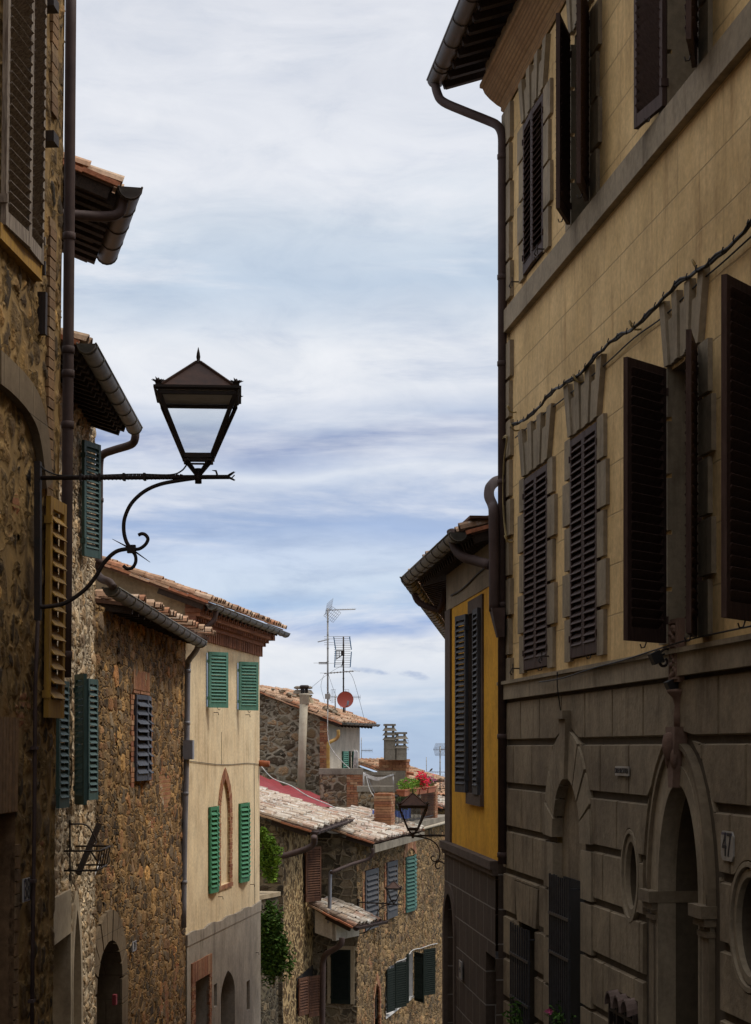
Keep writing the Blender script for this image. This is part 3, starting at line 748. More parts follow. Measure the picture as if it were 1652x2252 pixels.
def leaves(mb, c, rad, n, size, thr=.0, seed=0.0, drop=.0):
    c = Vector(c); k = 0; tries = 0
    while k < n and tries < n * 14:
        tries += 1
        p = Vector((random.gauss(0, .5), random.gauss(0, .5), random.gauss(0, .5)))
        if p.length > 1.05: continue
        w = Vector((c.x + p.x * rad[0], c.y + p.y * rad[1], c.z + p.z * rad[2]))
        if noise.noise(w * (1.5 / max(.2, min(rad))) + Vector((seed, 0, 0))) < thr: continue
        a = Vector((random.uniform(-1, 1), random.uniform(-1, 1), random.uniform(-.8, .4))).normalized(); b = a.orthogonal().normalized()
        q = random.uniform(0, 6.28); b = b * math.cos(q) + a.cross(b) * math.sin(q)
        s_ = size * random.uniform(.6, 1.3); e = a * s_; f_ = b * s_ * .38; mid = a.cross(b) * s_ * .10
        mb.add([w - e, w + f_ + mid, w + e, w - f_ + mid], [(0, 1, 2), (0, 2, 3)]); k += 1
    return mb

def bricks(mb, u0, u1, z0, z1, d=-.012, t=.05, bw=.25, bh=.07, wob=.006, vertical=False):
    rows = max(1, int((z1 - z0) / bh))
    for r in range(rows):
        za = z0 + (z1 - z0) * r / rows; zc = z0 + (z1 - z0) * (r + 1) / rows; off = (r % 2) * bw * .5; u = u0 - off
        while u < u1 - .01:
            a, b = max(u, u0), min(u + bw - .012, u1); u += bw
            if b - a > .03:
                dd = d + random.uniform(-wob, wob); mb.box(a, b, dd, dd + t, za + .005, zc - .005)
def voussoirs(mb, h, w, n, d0, d1, gap=.012, wz=None, extend=True):
    """separate wedge bricks / stones round the arched part of an opening"""
    wz = w if wz is None else wz; H = dict(h); H['u0'] -= w; H['u1'] += w; H['rise'] = h['rise'] + wz; h = inset(h)
    for i in range(n):
        a0, a1 = math.pi * (i + .06) / n, math.pi * (i + .94) / n; pa = []; pb = []
        for k in range(3):
            a = a0 + (a1 - a0) * k / 2; t = math.cos(a)
            m, r1, r2 = (h['u0'] + h['u1']) / 2, (h['u1'] - h['u0']) / 2, (H['u1'] - H['u0']) / 2
            ua, ub = m - t * r1, m - t * r2; pa.append((ua, arch_top(h, ua))); pb.append((ub, arch_top(H, ub)))
        mb.ribbon(pa, pb, d0 + random.uniform(-.004, .004), d1)
def shell_body(root, fr, u0, u1, d0, d1, z0, z1, mat, name='side_walls', ends=(True, True), back=True, top=True, zt1=None):
    """end walls, back wall and closing top behind a facade; top may slope up to zt1 at the back"""
    zt1 = z1 if zt1 is None else zt1; mb = MB()
    if ends[0]: mb.add([(u0, 0, z0), (u0, d1, z0), (u0, d1, zt1), (u0, 0, z1)], [(0, 1, 2, 3)])
    if ends[1]: mb.add([(u1, 0, z0), (u1, d1, z0), (u1, d1, zt1), (u1, 0, z1)], [(0, 1, 2, 3)])
    if back: mb.add([(u0, d1, z0), (u1, d1, z0), (u1, d1, zt1), (u0, d1, zt1)], [(0, 1, 2, 3)])
    if top: mb.add([(u0, 0, z1 - .02), (u1, 0, z1 - .02), (u1, d1, zt1 - .02), (u0, d1, zt1 - .02)], [(0, 1, 2, 3)])
    return mb.build(name, M[mat], root, fr)
# ================================================================= ground
GZ = lambda Y: -1.75 - .185 * Y       # street level at depth Y (metres)
g = MB(); g.add([(-900, -60, 4), (900, -60, 4), (900, 60, -34), (-900, 60, -34), (900, 1500, -420), (-900, 1500, -420)], [(0, 1, 2, 3), (3, 2, 4, 5)])
tag(g.build('ground', M['earth'], None, None, False), None, None, kind='structure')
g = MB()
g.add([(-4.5, -12, GZ(-12)), (5, -12, GZ(-12)), (3.5, 30, GZ(30)), (-4.5, 30, GZ(30)), (6, 75, GZ(75)), (-2.5, 75, GZ(75))], [(0, 1, 2, 3), (3, 2, 4, 5)])
tag(g.build('street', M['paving'], None, None, False), None, None, kind='structure')

# ================================================================= R: ochre palazzo on the right
C0 = P2(1113, 16.27)
R = Frame(C0, (4 - .1541 * -8, -8 * K), -7.5)
root = thing('ochre_palazzo', R, 'ochre plastered palazzo with grey rusticated ground floor filling the right side of the street', 'building')
UE = R.L
Zc = 7.27                      # underside of the cornice
def hole(fr, xa, xb, zb, zt, d=0, **kw):
    ua, ub = fr.u(xa, d), fr.u(xb, d); return dict(u0=min(ua, ub), u1=max(ua, ub), z0=zb, z1=zt, **kw)
UP = [hole(R, 1158, 1202, 5.10, 6.73), hole(R, 1264, 1305, 5.02, 6.80), hole(R, 1478, 1545, 5.0, 6.85)]
UP.append(dict(u0=UP[2]['u0'] + 3.6, u1=UP[2]['u1'] + 3.9, z0=5.0, z1=6.85))
LW = [hole(R, 1159, 1211, .83, 2.90), hole(R, 1262, 1321, .85, 2.95), hole(R, 1478, 1545, .83, 2.93), hole(R, 1700, 1800, .83, 2.93)]
archA = hole(R, 1226, 1288, -4.4, -.90, kind='round', rise=.62)
archAo = hole(R, 1205, 1309, -4.4, -.90, kind='round', rise=1.10)
grA = hole(R, 1232, 1279, -4.4, -1.27)
grB = hole(R, 1147, 1183, -4.4, -1.90)
ocu = hole(R, 1381, 1406, -1.36, -1.07, kind='round', rise=.29, oval=True)
port = hole(R, 1459, 1549, -6, -1.13, kind='round', rise=.86)
porto = hole(R, 1423, 1594, -6, -1.13, kind='round', rise=1.26)
ocu2 = hole(R, 1625, 1690, -1.6, -1.20, kind='round', rise=.34, oval=True)
mail = hole(R, 1358, 1412, -4.2, -2.10)
# upper plaster wall
mb = MB(); mb.wall(0, UE, .75, Zc, UP + LW); mb.build('wall', M['ochre'], root, R)
# ground floor wall behind the rustication
mb = MB(); mb.wall(0, UE, -7.5, .75, [archA, grB, port, ocu, ocu2])
for h, dp in ((grB, .3), (port, .42), (ocu, .10), (ocu2, .12)): mb.reveal(h, dp)
mb.build('ground_floor_wall', M['groove'], root, R)
shell_body(root, R, 0, UE, .3, 7.5, -7.5, Zc + .3, 'ochre')
# rusticated blocks, course by course
rc = MB(); zt = .545; pitch = .485; T = .035
holes_r = [archAo, porto, grB, dict(ocu, u0=ocu['u0'] - .12, u1=ocu['u1'] + .12, rise=.39), dict(ocu2, u0=ocu2['u0'] - .12, u1=ocu2['u1'] + .12, rise=.44), mail]
vous = dict(u0=grB['u0'] - .20, u1=grB['u1'] + .20, z0=-1.92, z1=-1.47)
holes_r.append(vous)
def block(mb, ua, ub, za, zb, t, holes, n=None):
    """one proud block, cut back where an opening crosses it"""
    bp = {ua, ub}; holes = [h for h in holes if h['u1'] > ua and h['u0'] < ub and h['z0'] < zb and h['z1'] + (h.get('rise', 0) if h.get('kind', 'rect') != 'rect' else 0) > za]
    for h in holes:
        us = [h['u0'], h['u1']] if h.get('kind', 'rect') == 'rect' and not h.get('oval') else [p[0] for p in outline(h, 18)]
        for x in us:
            if ua < x < ub: bp.add(x)
    bp = sorted(bp); ch = .012
    for a, b in zip(bp, bp[1:]):
        if b - a < .002: continue
        m = (a + b) / 2; lo, hi = [(za, za)], []
        segs = [((za, za), (zb, zb))]
        for h in holes:
            if not (h['u0'] < m < h['u1']): continue
            b0, b1 = (arch_bot(h, a), arch_bot(h, b)) if (h.get('oval')) else (h['z0'], h['z0'])
            t0, t1 = arch_top(h, a), arch_top(h, b); ns = []
            for (p, q) in segs:
                if b0 > p[0] or b1 > p[1]: ns.append((p, (min(q[0], b0), min(q[1], b1))))
                if t0 < q[0] or t1 < q[1]: ns.append(((max(p[0], t0), max(p[1], t1)), q))
            segs = ns
        for (p, q) in segs:
            if q[0] - p[0] < .004 and q[1] - p[1] < .004: continue
            q = (max(q[0], p[0]), max(q[1], p[1]))
            ea = ch if abs(a - ua) < 1e-6 else 0; eb = ch if abs(b - ub) < 1e-6 else 0
            vs = [(a, 0, p[0]), (b, 0, p[1]), (b, 0, q[1]), (a, 0, q[0]), (a + ea, -t, p[0] + ch), (b - eb, -t, p[1] + ch), (b - eb, -t, q[1] - ch), (a + ea, -t, q[0] - ch)]
            if q[0] - p[0] < 2 * ch or q[1] - p[1] < 2 * ch: vs[4:] = [(v[0], -t, v[2]) for v in vs[:4]]
            fs = [(4, 5, 6, 7), (0, 1, 5, 4), (3, 7, 6, 2)]
            if ea or any(abs(a - h['u1']) < 1e-6 for h in holes): fs.append((0, 4, 7, 3))
            if eb or any(abs(b - h['u0']) < 1e-6 for h in holes): fs.append((1, 2, 6, 5))
            mb.add(vs, fs)
k = 0
while zt > -7.3:
    zb = zt - pitch; u = -.0 if k % 2 else .0; ws = []
    a = 0.0
    i = 0
    while a < UE:
        w = (.60 if (k % 2 and i == 0) else 1.02 + random.uniform(-.05, .05)); b = min(a + w, UE)
        if a < 16: block(rc, a + .012, b - .012, zb + .03, zt - .028, T, holes_r)
        a = b; i += 1
    zt = zb; k += 1
rc.build('rusticated_blocks', M['rustic'], root, R)
# string courses
mb = MB(); mb.box(-.03, UE, -.075, .0, .545, .75); mb.box(-.05, UE, -.10, .0, .715, .752)
mb.build('lower_string_course', M['grey_trim'], root, R)
mb = MB(); mb.box(-.03, UE, -.07, .0, 4.70, 4.95)
mb.build('upper_string_course', M['grey_trim'], root, R)
# quoins
mb = MB(); z = Zc - .03; k = 0
while z > .78:
    w = .40 if k % 2 else .46
    if not (4.6 < z < 5.1): mb.ribbon([(0, z - .40), (0, z)], [(w, z - .40), (w, z)], -.045, .002); mb.box(-.04, .0, -.045, .5, z - .40, z)
    z -= .445; k += 1
for b_ in mb.each('quoin', M['grey_trim'], root, R, 2): pass
# window surrounds
def surround(parent, h, fr, top=.5, side=.26, bh=.44, t=.036):
    mb = MB(); k = 0; z = h['z0'] - .02; u0, u1 = h['u0'], h['u1']
    while z < h['z1'] - .12:
        w = side * (1.28 if k % 2 else .95); zt_ = min(z + bh - .035, h['z1'] + .02)
        mb.box(u0 - w, u0 - .0, -t, .002, z, zt_).box(u1 + .0, u1 + w, -t, .002, z, zt_); z += bh; k += 1
    n = 7; W0, W1 = u0 - .06, u1 + .06; mid = (u0 + u1) / 2
    for i in range(n):
        a, b = W0 + (W1 - W0) * i / n + .012, W0 + (W1 - W0) * (i + 1) / n - .012
        H = top * (1.0 if i % 2 == 0 else .68) * (1.14 if i == 3 else 1); f = 1 + H * .62
        za = h['z1'] + .03
        mb.prism([(a, za), (b, za), (mid + (b - mid) * f, za + H), (mid + (a - mid) * f, za + H)], -t - (.015 if i % 2 == 0 else 0), .002)
    return mb.build('window_surround', M['grey_trim'], parent, fr)
for i, h in enumerate(UP + LW):
    low = i >= 4
    w = window(root, R, h, .26, sill=None, label=None)
    surround(w, h, R, .52 if low else .48)
    z0, z1 = h['z0'] + .01, h['z1'] - .01; W = (h['u1'] - h['u0']) / 2; j = i % 4
    mid = (h['u0'] + h['u1']) / 2
    if j in ((0, 1) if low else (0,)):
        for s in (1, -1):
            shutter(w, R, h['u0'] if s > 0 else h['u1'], s, .03 if not low else .0, W - .003, z0, z1, 'sh_brown', d=-.02, pitch=.068, flip=-s, hooks=(s < 0), mid=False, label='closed brown leaf' if s > 0 else None)
    elif j in (1, 2, 3):
        spec = {(0, 1): (1264, 1228, 1318), (0, 2): (1478, 1398, 1556), (1, 2): (1478, 1376, 1551), (1, 3): (1700, 1592, None), (0, 3): (1700, 1640, None)}[(int(low), j)]
        lw = .56 if j < 3 else .62
        if j == 3 and not low: continue
        th = leaf_angle(R, h['u1'], -.06, 1, lw, 1300) if False else None
        # far leaf: hinged on the far jamb (small u), swings back along the wall away from the camera
        th = leaf_angle(R, h['u0'], -.06, -1, lw, spec[1])
        shutter(w, R, h['u0'], -1, th, lw, z0 - .03, z1 + .02, 'sh_brown', d=-.06, pitch=.072, flip=-1, hooks=True, label='open brown leaf folded back')
        if spec[2]:
            shutter(w, R, h['u1'], 1, D2R(21), lw, z0 - .03, z1 + .02, 'sh_brown', d=-.06, pitch=.072, flip=-1, hooks=True, label='open brown leaf seen edge on')
# white sills seen under the upper open windows
# cornice: a coved moulding and the boxed eave above
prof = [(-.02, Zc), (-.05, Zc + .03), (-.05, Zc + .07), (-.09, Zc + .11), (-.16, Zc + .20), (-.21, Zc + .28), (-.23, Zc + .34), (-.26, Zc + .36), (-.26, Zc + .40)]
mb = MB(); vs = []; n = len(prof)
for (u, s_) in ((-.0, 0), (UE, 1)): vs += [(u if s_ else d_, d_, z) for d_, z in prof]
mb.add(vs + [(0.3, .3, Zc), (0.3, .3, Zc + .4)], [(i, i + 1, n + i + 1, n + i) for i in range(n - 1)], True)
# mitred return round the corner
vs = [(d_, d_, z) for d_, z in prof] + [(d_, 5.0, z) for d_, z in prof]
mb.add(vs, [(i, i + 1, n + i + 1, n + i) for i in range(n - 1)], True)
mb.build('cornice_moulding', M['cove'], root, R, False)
mb = MB(); mb.box(-.20, UE, -.20, .3, Zc + .40, Zc + .62); mb.build('frieze_board', M['grey_trim'], root, R)
EZ = 7.86
rf = roof(root, R, -.70, UE, -.62, EZ, 4.5, EZ + 1.7, 'tile', rafters=False, pitch=.24, step=.42, under='wood_dark')
mb = MB(); nr = int((UE + .4) / .33)
for i in range(nr):
    u = -.62 + i * .33
    mb.ob((u, -.33, EZ - .05 + .075), (.045, 0, 0), (0, .28, .09), (0, -.018, .055))
    mb.ob((u, -.585, EZ - .065), (.04, 0, 0), (0, .04, .02), (0, -.012, .035))
mb.each('rafter', M['wood_dark'], rf, R, 2)
MB().gutter((-.75, -.70, EZ + .02), (UE, -.70, EZ + .02), .10).build('gutter', M['copper_gutter'], rf, R)
mb = MB(); mb.box(-.70, UE, -.62, -.60, EZ - .05, EZ + .06).build('fascia', M['wood_dark'], rf, R)
def inv(fr, x, y, Y): return fr.inv(P(x, y, Y))
YC = 16.25
pth = [inv(R, 956, 178, 16.72), inv(R, 962, 205, 16.65), inv(R, 975, 224, 16.6), inv(R, 1020, 244, 16.45), inv(R, 1070, 264, 16.3), inv(R, 1094, 276, 16.2), inv(R, 1104, 296, 16.15), inv(R, 1105, 330, 16.13)]
path = smooth_path(pth, 4) + [Vector(inv(R, 1105, 1900, 16.13))]
cz = [Vector(inv(R, 1105, yy, 16.13)) for yy in (345, 610, 800, 1060, 1330, 1620, 1880)]
downpipe(root, R, path, .052, 'metal_brown', collars=cz, smooth=1, label='tall brown downpipe down the corner')
# cable along the facade
cab = R.at(0, 0, 3.55)
mb = MB(); A0, A1 = R.pix(1125, 940, -.06), R.pix(1700, 446, -.06)
pts = []
for i in range(61):
    t = i / 60; u = A0[0] + (A1[0] - A0[0]) * t; z = A0[1] + (A1[1] - A0[1]) * t - .05 * math.sin(t * math.pi * 4) ** 2 + .004 * math.sin(i * 1.7)
    pts.append((u, -.06 - .008 * math.sin(i * 2.1), z))
R3 = Frame(R.o, R.o + R.e, 3.0)
mb.tube(pts, .014, 6); mb.tube([(p[0], p[1] - .012, p[2] + .016 * math.sin(i)) for i, p in enumerate(pts)], .010, 5)
for i in range(1, 60, 2):
    p = Vector(pts[i]); mb.tube([p + Vector((0, -.018, -.024)), p + Vector((0, -.025, .0)), p + Vector((0, -.015, .03))], .005, 4)
co = tag(mb.build('electric_cable', M['cable'], None, R3), 'thick black cable with ties running up the ochre facade below the upper string course', 'cable')
mb = MB()
for (x, y) in ((1128, 905), (1135, 945), (1275, 838), (1400, 722), (1540, 590), (1122, 1190)):
    u, z = R.pix(x, y, -.04)
    mb.tube(smooth_path([(u, .02, z), (u, -.05, z - .01), (u + .02, -.09, z + .02), (u, -.10, z + .06), (u - .03, -.07, z + .04)], 3), .009, 5)
mb.build('insulator_hook', M['cable_beige'], co, R3)
mb = MB(); pts = [(R.u(x), -.025, R.z(x, y) + .012 * math.sin(x * .11)) for x, y in ((1138, 962), (1200, 912), (1275, 856), (1340, 800), (1400, 744), (1470, 690), (1540, 625), (1600, 575), (1700, 480))]
mb.tube(smooth_path(pts, 5), .007, 5)
tag(mb.build('thin_cable', M['cable'], None, R3), 'thin wire sagging along the ochre wall just under the thick tied cable', 'cable')
mb = MB(); pts = [(.02, -.075, 3.52)] + [(R.u(x, -.06), -.07, R.z(x, y, -.06)) for x, y in ((1117, 960), (1111, 1010), (1109, 1080), (1111, 1140), (1117, 1190))]
mb.tube(smooth_path(pts, 4), .009, 5)
mb.tube([(p[0] + .02, p[1] - .01, p[2] - .02) for p in smooth_path(pts, 4)], .006, 5)
tag(mb.build('hanging_cable', M['cable_beige'], None, R3), 'beige cable looping down the grey corner quoins beside the tall brown downpipe', 'cable')
mb = MB(); pts = [(R.u(x), -.11, R.z(x, y)) for x, y in ((1210, 1500), (1260, 1492), (1330, 1470), (1400, 1452), (1470, 1430), (1560, 1404), (1700, 1375))]
mb.tube(smooth_path(pts, 4), .007, 5); mb.tube([(R.u(1250), -.11, .74), (R.u(1250), -.11, .6), (R.u(1249), -.05, .2)], .006, 5)
tag(mb.build('ledge_cable', M['cable'], None, R3), 'thin wire lying on the ledge under the lower brown shutters', 'cable')
# blind arch A with keystone and barred window
R4 = R
fa = MB(); fa.fill(archA, .05); fa.build('blind_arch', M['rustic'], root, R)
mb = MB(); voussoirs(mb, archA, archA['u0'] - archAo['u0'] - .03, 9, -.055, .05, wz=.45)
o_ = archA['u0'] - archAo['u0'] - .03
z = -.95
while z > -4.4:
    for (a, b) in ((archA['u0'] - o_, archA['u0']), (archA['u1'], archA['u1'] + o_)): mb.box(a, b, -.05, .05, z - .45, z)
    z -= .485
ar = mb.build('arch_surround', M['grey_trim'], root, R)
mb = MB(); m_ = (archA['u0'] + archA['u1']) / 2
mb.prism([(m_ - .07, -.30), (m_ + .07, -.30), (m_ + .15, .28), (m_ - .15, .28)], -.09, .02); mb.box(m_ - .15, m_ + .15, -.12, .02, .28, .36)
mb.build('keystone', M['rustic'], ar, R)
def grille(nm, u0, u1, z0, z1, n, d, hb, label):
    f = R.at((u0 + u1) / 2, 0, z0); f = Frame(f.o, f.o + R.e, z0); w = (u1 - u0) / 2; mb = MB()
    rt = thing('window_grille', f, label, 'grille', 'iron window grilles on the ground floor')
    b_ = MB()
    for i in range(n): x = -w + 2 * w * i / (n - 1); b_.bar((x, d, z0), (x, d, z1 + random.uniform(0, .02)), .018)
    for x in (-w, w): b_.bar((x, d, z1 - .08), (x, .02, z1 - .08), .016); b_.bar((x, d, z0 + .2), (x, .02, z0 + .2), .016)
    b_.build('vertical_bars', M['bars'], rt, f)
    h_ = MB()
    for z in hb: h_.box(-w - .02, w + .02, d - .015, d + .012, z - .014, z + .014)
    h_.build('cross_bars', M['bars'], rt, f)
grille('a', R.u(1215, -.12) - .12, R.u(1279), -4.2, -1.25, 10, -.12, (-1.62, -2.0, -2.9, -3.7), 'tall iron grille in front of the window under the blind arch')
grille('b', grB['u0'] - .10, grB['u1'] + .02, -4.3, -1.93, 9, -.10, (-2.25, -2.72, -3.4), 'short iron grille over the small window nearest the yellow house')
w_ = MB().box(grA['u0'], grA['u1'], .03, .049, grA['z0'], grA['z1']).build('window', M['dark'], root, R)
w2 = MB().fill(grB, .295).build('window', M['dark'], root, R)
mb = MB()
for i in range(6):
    a, b = vous['u0'] + (vous['u1'] - vous['u0']) * i / 6 + .01, vous['u0'] + (vous['u1'] - vous['u0']) * (i + 1) / 6 - .01; mm = (vous['u0'] + vous['u1']) / 2
    mb.prism([(mm + (a - mm) * .78, -1.89), (mm + (b - mm) * .78, -1.89), (b, -1.47), (a, -1.47)], -.04, .002)
mb.box(vous['u0'] + .02, grB['u0'], -.03, .002, -1.98, -1.9)
mb.build('flat_arch', M['rustic'], root, R)
# oculi with moulded rings
for h in (ocu, ocu2):
    mb = MB(); mb.ring(h, .05, -.022, .02); mb.ring(dict(h, u0=h['u0'] - .07, u1=h['u1'] + .07, rise=h['rise'] + .07), .03, -.04, .02)
    o = mb.build('oculus_ring', M['grey_trim'], root, R)
    MB().fill(h, .095 if h is ocu else .115).build('oculus_back', M['rustic' if h is ocu else 'dark'], o, R)
# portal
mb = MB(); pin = dict(port); n = 28
mb.ring(port, .12, -.045, .1, n, wz=.14); mb.ring(dict(port, u0=port['u0'] - .12, u1=port['u1'] + .12, rise=port['rise'] + .14), .13, -.035, .1, n, wz=.13)
po = mb.build('portal_surround', M['grey_trim'], root, R)
mb = MB(); w_ = porto['u1'] - port['u1']; mb.ring(dict(port, z0=-1.05, u0=port['u0'] - .25, u1=port['u1'] + .25, rise=port['rise'] + .28), .035, -.065, .0, n)
mb.build('arch_moulding', M['portal'], po, R)
mb = MB()
for (a, b) in ((port['u0'] - .34, port['u0'] + .04), (port['u1'] - .04, port['u1'] + .34)):
    mb.box(a + .03, b - .03, -.12, .3, -1.22, -1.13); mb.box(a + .05, b - .05, -.09, .3, -1.28, -1.22); mb.box(a + .07, b - .07, -.065, .3, -1.36, -1.32)
    mb.box(a + .08, b - .08, -.045, .3, -6, -1.36)
mb.build('pilaster', M['portal'], po, R)
MB().fill(port, .41).build('door', M['dark'], root, R)
mb = MB(); m_ = (port['u0'] + port['u1']) / 2
# carved keystone figure: console with a head
mb.prism([(m_ - .055, -.30), (m_ + .055, -.30), (m_ + .13, .16), (m_ - .13, .16)], -.10, .02)
mb.lathe((m_, -.10, .02), [(.02, -.11), (.045, -.09), (.06, -.03), (.064, .03), (.05, .08), (.02, .10)], 12)
mb.lathe((m_, -.15, .01), [(.005, -.03), (.016, -.01), (.012, .02), (.003, .04)], 6)
for sx_ in (-1, 1): mb.lathe((m_ + sx_ * .07, -.09, -.08), [(.01, -.08), (.03, -.03), (.03, .03), (.01, .08)], 8)
mb.lathe((m_, -.03, .16), [(.04, 0), (.045, .08), (.035, .16), (.05, .22), (.09, .26), (.10, .28), (.02, .29)], 12)
mb.build('keystone', M['stone_fig'], po, R)
q = R.at(m_, -.05, .50); q = Frame(q.o, q.o + R.e, .50)
mb = MB(); mb.box(-.12, .12, -.02, .03, .5, .98)
cr = tag(mb.build('carved_panel', M['stone_fig'], None, q), 'narrow carved reddish stone panel above the keystone of the dark portal', 'relief')
mb = MB(); random.seed(3)
for i in range(26): mb.lathe((random.uniform(-.09, .09), -.025, random.uniform(.54, .94)), [(.016, -.02), (.022, 0), (.012, .02)], 6)
mb.box(-.10, -.085, -.035, -.02, .52, .96).box(.085, .10, -.035, -.02, .52, .96).box(-.085, .085, -.035, -.02, .52, .535).box(-.085, .085, -.035, -.02, .945, .96)
mb.build('relief_ornament', M['stone_fig'], cr, q)
# scroll arm with two small floodlights
u0_, z0_ = R.pix(1497, 1520); q = R.at(u0_, 0, z0_); q = Frame(q.o, q.o + R.e, z0_)
rt = thing('floodlight_bracket', q, 'wrought iron scroll arm with two small black floodlights above the portal', 'lamp')
rz = lambda y: (HY - y) / S * (P2(1497, 10.87).y)
mb = MB(); k = 2.77e-3
pp = [(1507, 1540), (1500, 1515), (1498, 1480), (1497, 1455), (1490, 1435), (1474, 1427), (1458, 1436), (1453, 1450), (1460, 1464), (1472, 1464), (1477, 1455), (1472, 1449)]
hp = [Vector((-(x - 1497) * 2.8e-3 * .3, -.05 + (x - 1497) * 3.0e-3, (HY - y) * 3.47e-3 * 1.0)) for x, y in pp]
mb.tube(smooth_path(hp, 5), .011, 7); mb.bar(hp[2], (hp[2].x, .02, hp[2].z), .02); mb.build('scroll_arm', M['iron'], rt, q)
for (x, y) in ((1448, 1447), (1489, 1508)):
    c = Vector((.01, -.05 + (x - 1497) * 3e-3, (HY - y) * 3.47e-3)); mb = MB(); mb.ob(c, (.05, 0, 0), (0, .034, .016), (0, -.018, .04)); mb.ob(c + Vector((0, .03, .01)), (.055, 0, 0), (0, .008, .004), (0, -.02, .045))
    mb.bar(c, c + Vector((0, .07, .03)), .014)
    mb.build('floodlight', M['cable'], rt, q)
# plaques
u0, z0 = R.pix(1357, 1707, -.04); u1, z1 = R.pix(1386, 1687, -.04)
plate('stone_plaque', R, min(u0, u1), max(u0, u1), -.235, -.155, "L'ARTE DELL'ATTESA", 'small white plaque with one line of lettering between the blind arch and the portal', 'sign', .062, mat='enamel', border=False, d=-.045, sx=.78)
u0, u1 = R.u(1588, -.04), R.u(1615, -.04); z0, z1 = -1.60 + .62, -.50
za, zb_ = R.z(1601, 1893, -.04), R.z(1601, 1828, -.04)
plate('house_number', R, min(u0, u1), max(u0, u1), za, zb_, "47", 'white house number 47 with cut corners at the right of the dark portal', 'sign', .24, clip=.035, d=-.037, group='enamel house numbers', sx=.85)
# letterbox grille under three tiles
q = R.at((mail['u0'] + mail['u1']) / 2, 0, -3.6); q = Frame(q.o, q.o + R.e, -3.6); w = (mail['u1'] - mail['u0']) / 2
rt = thing('niche_grille', q, 'ornate iron grille under three roof tiles left of the portal', 'grille')
mb = MB()
for x in (-w, -w / 3, w / 3, w): mb.bar((x, -.06, -3.6), (x, -.06, -2.2), .035)
for z in (-2.26, -2.42, -2.62, -3.1): mb.box(-w, w, -.075, -.045, z - .014, z + .014)
for i in range(3):
    x = -w * 2 / 3 + i * w * 2 / 3
    for z in (-2.5, -2.75, -2.95): mb.lathe((x, -.06, z), [(.02, -.05), (.05, 0), (.02, .05)], 6)
    mb.tube(smooth_path([(x - .1, -.06, -2.9), (x - .02, -.07, -2.8), (x + .06, -.06, -2.9), (x, -.06, -3.0)], 4), .010, 5)
mb.build('ironwork', M['iron'], rt, q)
MB().box(-w, w, -.035, -.005, -3.6, -2.2).build('backing', M['dark'], rt, q)
for i in range(3):
    x = -w * 2 / 3 + i * w * 2 / 3; vs = []; seg = 8
    for (dd, rr) in ((-.12, .12), (.0, .105), (-.12, .105), (.0, .09)):
        for k in range(seg + 1): an = math.pi * k / seg; vs.append((x + math.cos(an) * rr, dd, -2.22 + math.sin(an) * rr * 1.1 + (dd + .12) * .3))
    N = seg + 1; mb = MB(); mb.add(vs, [(k, k + 1, N + k + 1, N + k) for k in range(seg)] + [(2 * N + k, 2 * N + k + 1, 3 * N + k + 1, 3 * N + k) for k in range(seg)] + [(k, k + 1, 2 * N + k + 1, 2 * N + k) for k in range(seg)])
    mb.build('cover_tile', M['tile_dull'], rt, q)
# intercom in the portal's far jamb
jf = Frame(R.loc(port['u0'], 0, 0).xy, R.loc(port['u0'], 1, 0).xy, -3.2)
ua, za = .10, -2.52
jq = Frame(jf.loc(ua + .06, 0, 0).xy, jf.loc(1, 0, 0).xy, -2.78)
mb = MB(); mb.box(-.06, .06, -.02, .0, -2.9, -2.3 + .04)
ic = tag(mb.build('intercom', M['alu'], None, jq), 'small metal intercom panel on the inner side of the dark portal', 'intercom')
mb = MB()
for i in range(6): mb.box(-.03, .03, -.026, -.02, -2.42 - i * .05, -2.40 - i * .05)
mb.build('speaker_slots', M['dark'], ic, jq)
# iron shutter stays on the wall
for (x, y) in ((1148, 620), (1205, 548), (1150, 1470), (1215, 1443)):
    mb = MB(); u, z = R.pix(x, y); mb.tube([(u, .02, z), (u, -.12, z), (u - .01, -.14, z - .05), (u, -.12, z - .07)], .008, 5); mb.bar((u, -.11, z - .05), (u, -.11, z + .05), .01); mb.build('shutter_stay', M['iron'], root, R)
# plants on the sills of the barred windows
for (x, y, nm, lb) in ((1135, 2240, 'potted_plant', 'leafy plant growing at the foot of the short window grille'), (1232, 2250, 'potted_plant', 'small plant with a pink flower at the foot of the tall window grille')):
    u, z = R.pix(x, y, -.15); q = R.at(u, -.15, z - .35); q = Frame(q.o, q.o + R.e, z - .35)
    rt = thing(nm, q, lb, 'plant', 'plants below the window grilles')
    leaves(MB(), (0, 0, z), (.22, .14, .22), 160, .035, -.3).build('foliage', M['leaf'], rt, q)
    MB().lathe((0, 0, 0), [(.09, z - .35), (.12, z - .14), (.13, z - .13)], 10).build('pot', M['terracotta'], rt, q)
    if '2250' in str(y): leaves(MB(), (.05, -.12, z + .12), (.03, .03, .03), 14, .03, -1).build('flower', M['petal_pink'], rt, q)
